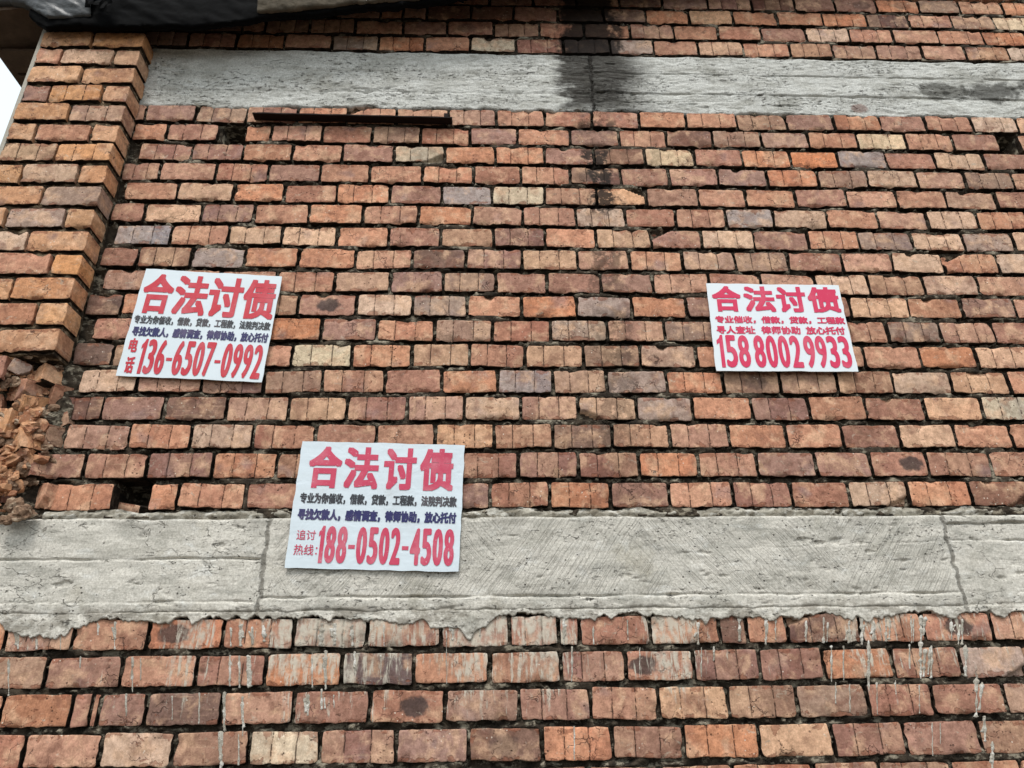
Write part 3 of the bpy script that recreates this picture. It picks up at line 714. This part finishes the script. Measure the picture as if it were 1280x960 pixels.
# ------------------------------------------------------------------ pier on the corner of the building
pier = thing('brick_pier', 'projecting orange brick corner pier under the roof edge, its foot knocked off to rubble', 'brick pier', kind='structure')
PJ = -.12     # how far the pier stands in front of the wall
PC = ['CC', 'OPC', 'CC', 'RcC', 'Cb ', 'COC', 'cc ', 'CPC', 'CB ', 'CGC', 'PC ', 'CWC', 'CC ', 'COC', 'OC ', 'CO ']
CBROKEN = [brick_mesh('broken_corner_face', LF, HB, False, 760 + i, broken=1 + i % 4, clean=True) for i in range(8)]
def pier_brick(x0, x1, zb, code, y=PJ, me=None, rot=None):
    o = brick(pier, x0, x1, zb, code, y=y, me=me, rot=rot); return o
XL, XM, XR = -2.262, -2.005, -1.752
for i in range(16):
    zb = 2.9390 - .12474 * (i - 2) + EYE + rng.uniform(-.003, .003)     # i = 0 is the course right under the roof edge
    codes = PC[i]
    zb -= 0.0
    if i % 2 == 0:
        a = [(XL, XM, codes[0]), (XM, XR, codes[1] if len(codes) > 1 else 'C')]
    else:
        a = [(XL, -2.13, codes[0]), (-2.13, -1.875, codes[1]), (-1.875, XR, codes[2] if len(codes) > 2 and codes[2] != ' ' else 'C')]
    if i == 15: a = a[:1] + [(-2.13, -1.925, 'R')]
    for x0, x1, c in a:
        edge = .008 if x1 == XR else 0
        me = None
        me = CHALF[rng.randint(6)] if x1 - x0 < .2 else (CGROOVE[rng.randint(4)] if c.islower() else CPLAIN[rng.randint(6)])
        o = pier_brick(x0, x1 + edge, zb - .1247 * 0, c if c != ' ' else 'C', me=me)
        if x1 == XR: o.location.y = D + PJ + rng.uniform(-.005, .004)
# mortar core of the pier
def core():
    xs = np.linspace(XL + .012, XR - .010, 60); zs = np.linspace(1.435 + EYE, 3.30 + EYE, 420)
    X, Z = np.meshgrid(xs, zs, indexing='ij')
    Y = D + PJ + .020 - noise2(X, Z * 1.8, 26, 15, 4) * .012
    V = np.stack([X, Y, Z], -1)
    Vp = np.zeros((62, 420, 3)); Vp[1:-1] = V; Vp[0] = V[0]; Vp[-1] = V[-1]; Vp[0, :, 1] = D + .05; Vp[-1, :, 1] = D + .05
    lo = Vp[:, :1].copy(); lo[..., 1] = D + .05
    return grid_mesh('pier_mortar', np.concatenate([lo, Vp], 1))
put('mortar', core(), mat_mortar('pier_mortar', (96, 80, 64), (48, 40, 34), (168, 148, 122), False), pier)

# the knocked-off foot: broken brick ends set deep, and lumps of clay mortar
def stub(x, z, w, h, y, code, rx=0, ry=0, rz=0, depth=.0):
    me = CBROKEN[rng.randint(8)] if w > .07 else CHALF[rng.randint(6)]
    base = LF if w > .07 else .115
    o = bpy.data.objects.new('brick', me); COL.objects.link(o); o.parent = pier
    o.location = (x, D + y, z + EYE); o.scale = (w / base, .9, h / HB)
    o.rotation_euler = (math.radians(rx), math.radians(ry), math.radians(rz))
    o.color = (*lin(PAL[code]), 1); o['grooved'] = 0.0; o['blotch'] = 0.0
for s_ in [(-1.895, 1.385, .075, .060, -.085, 'G', 10, 14, 30), (-1.835, 1.365, .085, .085, -.060, 'C', -4, -12, -32),
           (-1.79, 1.30, .06, .09, -.02, 'O', 5, 20, -35), (-2.02, 1.235, .16, .075, -.080, 'O', 0, -14, 14), (-1.885, 1.235, .11, .10, -.045, 'C', 10, 16, -38),
           (-1.93, 1.160, .10, .105, -.070, 'C', 0, 4, -12), (-1.99, 1.03, .12, .10, -.060, 'P', 0, -5, 8), (-1.845, 1.140, .060, .105, -.035, 'O', 0, -2, -42),
           (-1.775, 1.125, .065, .085, -.004, 'B', 0, 10, -48), (-1.865, 1.02, .085, .11, -.030, 'C', 8, 18, -30), (-1.86, .90, .05, .13, -.035, 'R', 0, 4, -20),
           (-1.735, .875, .095, .100, .004, 'O', 0, 6, -38), (-1.95, .86, .10, .12, -.030, 'B', 0, 3, 0), (-1.94, 1.115, .10, .09, -.02, 'P', 8, -8, 12),
           (-1.90, 1.30, .12, .095, -.06, 'O', 6, 12, -30), (-1.96, 1.40, .14, .095, -.09, 'C', 4, -6, 16), (-1.86, 1.075, .11, .10, -.05, 'C', 4, -18, -34), (-1.93, .94, .13, .10, -.06, 'O', -6, 12, 22), (-1.80, .985, .08, .10, -.02, 'R', 4, -12, -40),
           (-2.12, 1.18, .22, .10, -.05, 'O', 0, 2, 4), (-2.14, 1.05, .22, .10, -.04, 'R', 0, -3, 4), (-2.12, .92, .22, .10, -.05, 'C', 0, 2, -4), (-1.73, 1.19, .07, .06, .004, 'B', 4, -16, -20)]:
    stub(*s_)

def lumps():
    bm = bmesh.new(); r = np.random.RandomState(77); k = 0
    spec = [(-1.800, .83, .052, -.045), (-1.765, .790, .060, -.045), (-1.735, .80, .042, -.03), (-1.79, .765, .030, -.05), (-1.80, .91, .045, -.035), (-1.795, .965, .050, -.035),
            (-1.855, 1.075, .050, -.045), (-1.82, 1.075, .038, -.030), (-1.905, 1.085, .045, -.05), (-1.86, 1.235, .042, -.045), (-1.90, 1.33, .036, -.07),
            (-1.93, 1.30, .030, -.085), (-1.955, 1.345, .035, -.09), (-1.84, 1.195, .035, -.04), (-1.795, 1.215, .040, -.02), (-1.755, 1.235, .030, -.01),
            (-1.80, 1.14, .038, -.025), (-1.865, 1.165, .028, -.05), (-1.90, .99, .032, -.04), (-1.93, .98, .05, -.03), (-1.895, .835, .030, -.03),
            (-1.775, 1.40, .026, -.03), (-1.81, 1.44, .022, -.07), (-1.87, 1.435, .020, -.09), (-1.74, 1.03, .030, -.006), (-1.765, 1.075, .026, -.01),
            (-1.715, 1.015, .026, .002), (-1.92, 1.19, .03, -.06), (-1.98, 1.10, .05, -.05), (-1.97, .95, .05, -.03), (-1.76, .93, .03, -.012), (-1.79, 1.01, .026, -.03)]
    for (x, z, s, y) in spec: 
        for q in range(3):
            s *= .82; c = Vector((x + r.normal() * s * .35, D + y + r.normal() * s * .15, z + EYE + r.normal() * s * .35)); ss = s * (.45 + .4 * r.rand()) if q else s * .85
            res = bmesh.ops.create_icosphere(bm, subdivisions=3, radius=1)
            sc_ = Vector((ss * (.8 + .5 * r.rand()), ss * .55, ss * (.6 + .4 * r.rand())))
            for f_ in {f for v in res['verts'] for f in v.link_faces}: f_.smooth = False
            for v in res['verts']:
                p = v.co.copy(); nn = float(noise2(p.x + k * 3.1 + p.y, p.z + k * 1.7 - p.y, 1.5, 9, 4)) * .42 + float(noise2(p.x * 1.3 + k, p.z - p.y * 1.4, 5, 19, 2)) * .07
                p *= 1 + nn; v.co = c + Vector((p.x * sc_.x, p.y * sc_.y, p.z * sc_.z))
            k += 1
    me = bpy.data.meshes.new('mortar_lumps'); bm.to_mesh(me); bm.free()
    return me
o = put('mortar_lumps', lumps(), M_LUMP, pier); o['kind'] = 'stuff'
def shards():
    bm = bmesh.new(); r = np.random.RandomState(21)
    for k in range(130):
        t = r.rand(); x = -2.0 + .31 * r.rand() ** .7; z = .80 + .60 * r.rand()
        if x > -1.80 + .05 * r.rand() - .12 * max(0, z - 1.15): x = -1.80 - .1 * r.rand()
        y = -.012 - .045 * r.rand() - .25 * max(0, -1.80 - x) * r.rand(); s = .008 + .030 * r.rand() ** 1.3; pts = []
        ax = np.array([.7 + .6 * r.rand(), .6, .5 + .5 * r.rand()]) * s
        for _ in range(14):
            d_ = r.normal(size=3); d_ /= np.abs(d_).max() ** .6 * np.linalg.norm(d_) ** .4; d_ *= ax
            pts.append(bm.verts.new((x + d_[0], D + y + d_[1], z + EYE + d_[2])))
        res = bmesh.ops.convex_hull(bm, input=pts)
        bmesh.ops.delete(bm, geom=[v for v in res['geom_interior'] if isinstance(v, bmesh.types.BMVert)], context='VERTS')
    me = bpy.data.meshes.new('brick_shards'); bm.to_mesh(me); bm.free(); return me
o = put('brick_shards', shards(), M_BRICK, pier); o['kind'] = 'stuff'; o.color = (*lin((188, 138, 102)), 1); o['grooved'] = 0.0; o['blotch'] = 0.0
# rough back of the broken foot
def backing():
    xs = np.linspace(-2.25, -1.69, 110); zs = np.linspace(.775 + EYE, 1.44 + EYE, 130); X, Z = np.meshgrid(xs, zs, indexing='ij')
    Y = D - .012 + noise2(X, Z, 12, 33, 4) * .030 + np.clip((X + 1.80) / .08, 0, 1) * .028
    V = np.stack([X, Y, Z], -1); 
    return grid_mesh('broken_core', V)
o = put('broken_core', backing(), M_MORTAR, pier); o['kind'] = 'stuff'

# ------------------------------------------------------------------ side wall of the building
sw = thing('side_wall', 'grey cement-rendered side wall running back from the corner pier', 'wall', kind='structure')
def box(name, x0, x1, y0, y1, z0, z1, mat, parent, bev=0.0):
    bm = bmesh.new(); bmesh.ops.create_cube(bm, size=1)
    for v in bm.verts: v.co = Vector(((x0 + x1) / 2 + v.co.x * (x1 - x0), (y0 + y1) / 2 + v.co.y * (y1 - y0), (z0 + z1) / 2 + v.co.z * (z1 - z0)))
    if bev: bmesh.ops.bevel(bm, geom=bm.edges[:], offset=bev, segments=2, affect='EDGES')
    me = bpy.data.meshes.new(name); bm.to_mesh(me); bm.free()
    return put(name, me, mat, parent)
box('render_coat', -2.276, -2.2565, D - .112, D + 5.0, -.05, 3.355 + EYE, M_RENDER, sw)
box('render_coat', -2.2765, -2.0, D + .23, D + 5.0, -.05, 3.355 + EYE, M_RENDER, sw)
# black panel added behind the brickwork so that no daylight comes through the holes
bw = thing('inner_wall', 'dark unlit wall inside the building seen through the putlog holes', 'wall', kind='structure')
box('inner_face', -2.0, 3.6, D + .24, D + .40, -.05, 4.85, M_BLACKTARP, bw)

# ------------------------------------------------------------------ roof edge
roof = thing('roof_eave', 'dark roof edge with torn black and silver tarpaulin jutting over the pier', 'roof')
def roof_slab():
    xs = np.linspace(-2.57, 3.6, 120); ys = np.linspace(D - .19, D + 5, 30)
    X, Y = np.meshgrid(xs, ys, indexing='ij'); Z = roof_z(X) + noise2(X * 2, Y * .6, 2, 5, 2) * .003 * (X < -1.9)
    lo = np.stack([X, Y, Z], -1); hi = lo.copy(); hi[..., 2] += .05
    # a closed slab: wrap lower and upper sheets round the front edge
    V = np.concatenate([lo[:, ::-1], hi], 1)
    V = np.concatenate([V, V[:, :1]], 1)
    me = grid_mesh('roof_slab', V, False)
    return me
put('roof_board', roof_slab(), M_WOOD, roof)
box('verge_board', -2.600, -2.565, D - .20, D + 5, roof_z(-2.57) - .012, roof_z(-2.57) + .06, M_WOOD, roof)
for k in range(7):       # boards of the underside
    y0 = D + .02 + k * .16
    box('soffit_board', -2.56, -2.262, y0, y0 + .145, roof_z(-2.57) - .022 - .006 * (k % 2), roof_z(-2.57) - .0045, M_WOOD, roof)

FB = [(-2.568, 3.335), (-2.329, 3.325), (-2.254, 3.270), (-2.197, 3.235), (-1.985, 3.247), (-1.717, 3.262), (-1.445, 3.273), (-1.134, 3.334), (-.694, 3.406), (-.286, 3.478), (.132, 3.560), (.8, 3.70), (3.6, 4.30)]
def fascia(name, x0, x1, mat, seed, belly, puff=.0, drop=.0):
    xs = np.arange(x0, x1 + .001, .008)
    fx, fz = zip(*FB); bot = np.interp(xs, fx, fz) + EYE - drop; top = roof_z(xs) + .056
    bot = np.minimum(bot + noise2(xs, xs * 0, 11, seed, 3) * .008 + np.clip(noise2(xs, xs * 0, 34, seed + 5, 3), 0, 1) * .008, top - .012)
    T = np.linspace(0, 1, 26)
    X = np.repeat(xs[:, None], 26, 1); Z = bot[:, None] + (top - bot)[:, None] * T[None]
    hh = (top - bot)[:, None]
    Y = D - .20 - np.sin(T * math.pi)[None] ** .7 * np.minimum(belly, hh * .45) - noise2(X * 1.3 + Z * 2, Z * 1.2 - X * .4, 9, seed + 1, 3) * .010 * np.minimum(1, hh / .08) - puff
    front = np.stack([X, Y, Z], -1)
    back = front[:, :8].copy()[:, ::-1]; back[..., 1] = np.maximum(back[..., 1] + .03, D - .172)   # rolled-under hem
    back[..., 2] += .004
    rtop = front[:, -1:].copy(); rtop[..., 1] = D + .3; rtop[..., 2] += .01
    V = np.concatenate([back, front, rtop], 1)
    me = grid_mesh(name, V); o = put(name, me, mat, roof)
    so = o.modifiers.new('thickness', 'SOLIDIFY'); so.thickness = .0025; so.offset = 1
    return o
fascia('silver_tarp', -2.57, -1.985, M_SILVER, 3, .022, .012, -.048)
fascia('black_tarp', -2.30, -1.16, M_BLACKTARP, 6, .010, -.010)
fascia('felt_sheet', -1.168, -.12, M_FELT, 9, .018, .010, -.022)
fascia('black_tarp', -1.17, -.12, M_BLACKTARP, 15, .008, -.010)
fascia('black_tarp', -.13, 3.6, M_BLACKTARP, 12, .020)
# torn fold where the silver sheet meets the black one
def tear():
    bm = bmesh.new(); r = np.random.RandomState(5)
    for q in range(5):
        xs = -1.985 + .022 * q; n = 9; prev = None
        for i in range(n):
            t = i / (n - 1); z = 3.28 + EYE + .20 * t + .01 * r.rand(); y = D - .262 - .02 * math.sin(t * 5 + q) - .01 * r.rand()
            a = bm.verts.new((xs + .006 * r.rand(), y, z)); b = bm.verts.new((xs + .020 + .006 * r.rand(), y + .014 * r.rand(), z + .008))
            if prev: bm.faces.new((prev[0], prev[1], b, a))
            prev = (a, b)
    me = bpy.data.meshes.new('torn_fold'); bm.to_mesh(me); bm.free(); return me
o = put('torn_fold', tear(), M_BLACKTARP, roof)
so = o.modifiers.new('thickness', 'SOLIDIFY'); so.thickness = .002

# ------------------------------------------------------------------ iron bar
bar = thing('iron_bar', 'black rusty angle iron lying flat against the bricks just under the upper beam', 'iron bar', (-.67, D - .006, 4.415))
def angle():
    bm = bmesh.new(); L = .495; n = 24
    prof = [(0, 0), (0, .048), (-.005, .048), (-.005, .005), (-.046, .005), (-.046, 0)]
    rings = []
    for i in range(n + 1):
        x = -L + 2 * L * i / n; r_ = []
        for (py, pz) in prof:
            r_.append(bm.verts.new((x + (.008 * (pz / .05) if i == 0 else 0), py - .001 * math.sin(i * 1.3), pz - .012 * 0 + .0008 * math.sin(i * 2.1 + py * 60) - .006 * (x / L))))
        rings.append(r_)
    for i in range(n):
        for k in range(6): bm.faces.new((rings[i][k], rings[i][(k + 1) % 6], rings[i + 1][(k + 1) % 6], rings[i + 1][k]))
    bm.faces.new(rings[0][::-1]); bm.faces.new(rings[-1])
    bmesh.ops.recalc_face_normals(bm, faces=bm.faces)
    me = bpy.data.meshes.new('angle_iron'); bm.to_mesh(me); bm.free(); return me
put('angle_leg', angle(), M_IRON, bar)
box('bracket_tab', .455, .478, -.040, -.004, .006, .030, M_IRON, bar)

# ------------------------------------------------------------------ posters
def ink(name, rgb, fade=.12):
    n = N(name, .45, .4); P = n.pos()
    col = n.mix(n.ramp(n.noise(P, 9, 4, .6), .45, .75, 0, fade), (*lin(rgb), 1), (*lin((232, 200, 205)), 1))
    sp = n.ramp(n.noise(P, 120, 3, .6), .62, .72, 0, .35 if fade > .2 else .1)
    col = n.mix(sp, col, (*lin((235, 225, 230)), 1))
    return n.fin(col)
def paper(name, rgb, wrinkle, dirt=.2):
    n = N(name, .38, .45); P = n.pos()
    col = n.mix(n.ramp(n.noise(P, 7, 5, .65), .5, .8, 0, dirt), (*lin(rgb), 1), (*lin((188, 190, 190)), 1))
    col = n.mix(n.ramp(n.noise(P, 60, 4, .7), .64, .76, 0, dirt), col, (*lin((150, 148, 142)), 1))
    h = n.math('ADD', n.noise(P, 16, 3, .5, 1.2), n.math('MULTIPLY', n.noise(n.vmath('MULTIPLY', P, (4, 1, 40)), 1, 3, .5), .6))
    return n.fin(col, n.bump(h, wrinkle, .6))
RED1 = ink('red_ink', (196, 40, 58)); RED2 = ink('faded_red_ink', (198, 62, 92), .24); RED3 = ink('pink_red_ink', (212, 46, 88), .12)
BLACKI = ink('black_ink', (50, 52, 58), .1); NAVY = ink('navy_ink', (34, 34, 92), .1)

def text_mesh(name, body, w, h, bold, square=True):
    """lettering stretched to w x h metres, lower left corner at 0,0; bold = stroke growth in metres"""
    cu = bpy.data.curves.new('text', 'FONT'); cu.body = body; cu.resolution_u = 4; cu.fill_mode = 'FRONT'
    o = bpy.data.objects.new('text', cu); COL.objects.link(o)
    dg = bpy.context.evaluated_depsgraph_get(); me = bpy.data.meshes.new_from_object(o.evaluated_get(dg))
    bpy.data.objects.remove(o); bpy.data.curves.remove(cu); me.materials.clear()
    n = len(me.vertices); co = np.zeros(n * 3, np.float32); me.vertices.foreach_get('co', co); co = co.reshape(-1, 3)
    lo, hi = co.min(0), co.max(0)
    co[:, 0] = (co[:, 0] - lo[0]) * (w - 2 * bold) / (hi[0] - lo[0]) + bold
    co[:, 1] = (co[:, 1] - lo[1]) * (h - 2 * bold) / (hi[1] - lo[1]) + bold
    me.vertices.foreach_set('co', co.ravel()); me.update()
    # thicken the strokes: the print is laid again round each outline, every layer a hair further out
    k = len(me.vertices); co = np.zeros(k * 3, np.float32); me.vertices.foreach_get('co', co); co = co.reshape(-1, 3)
    fs = [tuple(p.vertices) for p in me.polygons]
    dirs = [(0, 0)] + [(a_, b_) for a_ in (-1, 0, 1) for b_ in (-1, 0, 1) if (a_, b_) != (0, 0)]
    if square is False: dirs = [(0, 0)] + [(math.cos(t * math.pi / 5), math.sin(t * math.pi / 5)) for t in range(10)]
    Vs, Fs = [], []
    for q, (a_, b_) in enumerate(dirs):
        v = co.copy(); v[:, 0] += a_ * bold; v[:, 1] += b_ * bold; v[:, 2] = q * .00004
        Vs.append(v); Fs += [tuple(j + q * k for j in f_) for f_ in fs]
    bpy.data.meshes.remove(me)
    return mesh(name, np.concatenate(Vs), Fs, False)

def number_mesh(name, body, w, h, bold):
    """condensed digits set one by one in equal cells, narrow cells for 1 and the dash"""
    cw = {'1': .60, '-': .72, ' ': .35}; gap = .10
    tot = sum(cw.get(c, 1) for c in body) + gap * (len(body) - 1); u = w / tot; x = 0; Vs, Fs, n = [], [], 0
    for c in body:
        cell = cw.get(c, 1) * u
        if c == '-':
            v = np.array([(x + cell * .06, h * .40, 0), (x + cell * .94, h * .40, 0), (x + cell * .94, h * .40 + bold * 3.4, 0), (x + cell * .06, h * .40 + bold * 3.4, 0)]); f = [(0, 1, 2, 3)]
        elif c == '1':      # stem with a small flag
            t = bold * 2 + u * .15; r_ = x + cell * .93
            v = np.array([(r_ - t, 0, 0), (r_, 0, 0), (r_, h, 0), (r_ - t * .62, h, 0), (r_ - t, h * .90, 0), (x, h * .83, 0), (x, h * .70, 0), (r_ - t, h * .76, 0)])
            f = [(0, 1, 2, 7), (7, 2, 3, 4), (7, 4, 5, 6)]
        elif c == ' ': x += cell + gap * u; continue
        else:
            me = text_mesh('digit', c, cell, h, bold, False); v = np.array([tuple(q.co) for q in me.vertices]); v[:, 0] += x; f = [tuple(p.vertices) for p in me.polygons]
            bpy.data.meshes.remove(me)
        Vs.append(v); Fs += [tuple(k + n for k in q) for q in f]; n += len(v); x += cell + gap * u
    return mesh(name, np.concatenate(Vs), Fs, False)

def poster(label, corners, lines, mat, amp, seed, out, curl=0.0, thick=.003, tilt=0.0):
    """corners TL TR BR BL as x, z on the wall"""
    TL, TR, BR, BL = [np.array(c, float) for c in corners]
    cx = (TL + TR + BR + BL) / 4
    t = thing('poster', label, 'sign', (cx[0], D - out, cx[1] + EYE), group='debt collection posters on the brick wall')
    W_ = (np.linalg.norm(TR - TL) + np.linalg.norm(BR - BL)) / 2; H_ = (np.linalg.norm(TL - BL) + np.linalg.norm(TR - BR)) / 2
    def place(u, v, lift=0.0):
        p = (TL * (1 - u)[..., None] + TR * u[..., None]) * (1 - v)[..., None] + (BL * (1 - u)[..., None] + BR * u[..., None]) * v[..., None] - cx
        y = noise2(p[..., 0], p[..., 1] * .8, 5, seed, 3) * amp - lift
        y = y - curl * (np.clip(np.abs(u - .5) * 2 - .8, 0, 1) ** 2 * 3) * (1 - v) - tilt * v
        return np.stack([p[..., 0], y, p[..., 1]], -1)
    u, v = np.meshgrid(np.linspace(0, 1, 41), np.linspace(0, 1, 33), indexing='ij')
    u2 = u.copy(); v2 = v.copy()
    rag = noise2(u * 3, v * 3, 4, seed + 3, 2) * .003
    u2 += np.where((u == 0) | (u == 1), rag, 0); v2 += np.where((v == 0) | (v == 1), rag, 0)
    sheet = put('sign_sheet', grid_mesh('sign_sheet', place(u2, v2)[:, ::-1]), mat, t)
    so = sheet.modifiers.new('thickness', 'SOLIDIFY'); so.thickness = thick; so.offset = -1
    es = sheet.modifiers.new('crisp_edges', 'EDGE_SPLIT'); es.split_angle = math.radians(40)
    for (nm, body, u0, u1, v0, v1, bold, im) in lines:
        me = (number_mesh if nm == 'phone_number' else text_mesh)(nm, body, (u1 - u0) * W_, (v1 - v0) * H_, bold)
        n = len(me.vertices)
        if n == 0: continue
        co = np.zeros(n * 3, np.float32); me.vertices.foreach_get('co', co); co = co.reshape(-1, 3)
        uu = u0 + co[:, 0] / W_; vv = v1 - co[:, 1] / H_
        me.vertices.foreach_set('co', (place(uu.astype(float), vv.astype(float), .0016) - np.stack([uu * 0, co[:, 2], uu * 0], -1)).astype(np.float32).ravel()); me.update()
        o = put(nm, me, im, t)
        if nm == 'text_line': o['kind'] = 'stuff'
    return t

TITLE = '合法讨债'
def title(boxes, v0, v1, bold, im): return [('title_lettering', ch, a, b, v0, v1, bold, im) for ch, (a, b) in zip(TITLE, boxes)]
A1 = '专业为你催收，借款，贷款，工程款，法院判决款'
A2 = '寻找欠款人，感情调查，律师协助，放心托付'
poster('white poster with red title hung next to the brick pier, phone number ending 0992',
       [(-1.520, 1.916), (-.914, 1.878), (-.935, 1.352), (-1.542, 1.384)],
       title([(.025, .245), (.255, .495), (.50, .745), (.75, .985)], .045, .43, .0058, RED1) +
       [('text_line', A1, .02, .985, .450, .530, .0011, BLACKI), ('text_line', A2, .03, .985, .555, .645, .0017, NAVY),
        ('small_lettering', '电', .035, .095, .665, .79, .002, RED1), ('small_lettering', '话', .045, .105, .83, .975, .002, RED1),
        ('phone_number', '136-6507-0992', .125, .975, .665, .975, .0042, RED1)],
       paper('poster_board', (218, 228, 234), .0008, .12), .0022, 11, .020, thick=.0022, curl=.003)
poster('creased white poster with faded red title overlapping the lower beam, phone number ending 4508',
       [(-.741, 1.093), (-.087, 1.075), (-.101, .566), (-.753, .586)],
       title([(.06, .262), (.275, .485), (.515, .712), (.735, .940)], .040, .385, .0056, RED2) +
       [('text_line', A1, .035, .968, .425, .510, .0013, BLACKI), ('text_line', A2, .035, .970, .550, .640, .0019, NAVY),
        ('small_lettering', '追讨', .045, .155, .715, .790, .0002, RED2), ('small_lettering', '热线：', .040, .175, .825, .905, .0002, RED2),
        ('phone_number', '188-0502-4508', .175, .965, .680, .960, .0044, RED2)],
       paper('creased_paper', (212, 223, 230), .0030, .4), .0032, 23, .016, curl=.005, thick=.0008)
poster('smaller white board with only pink-red lettering on the bricks, phone number ending 9933',
       [(.999, 1.854), (1.608, 1.850), (1.603, 1.407), (.985, 1.409)],
       title([(.030, .245), (.265, .495), (.510, .730), (.745, .980)], .030, .335, .0050, RED3) +
       [('text_line', '专业催收，借款，贷款，工程款', .035, .985, .385, .470, .0016, RED3),
        ('text_line', '寻人查址', .035, .315, .500, .590, .0016, RED3), ('text_line', '律师协助', .360, .645, .500, .590, .0016, RED3), ('text_line', '放心托付', .685, .970, .500, .590, .0016, RED3),
        ('phone_number', '158', .025, .255, .605, .965, .0044, RED3), ('phone_number', '8002', .285, .625, .605, .965, .0044, RED3), ('phone_number', '9933', .645, .975, .605, .965, .0044, RED3)],
       paper('foam_board', (226, 233, 238), .0003, .06), .0006, 35, .024, thick=.004, tilt=.004)
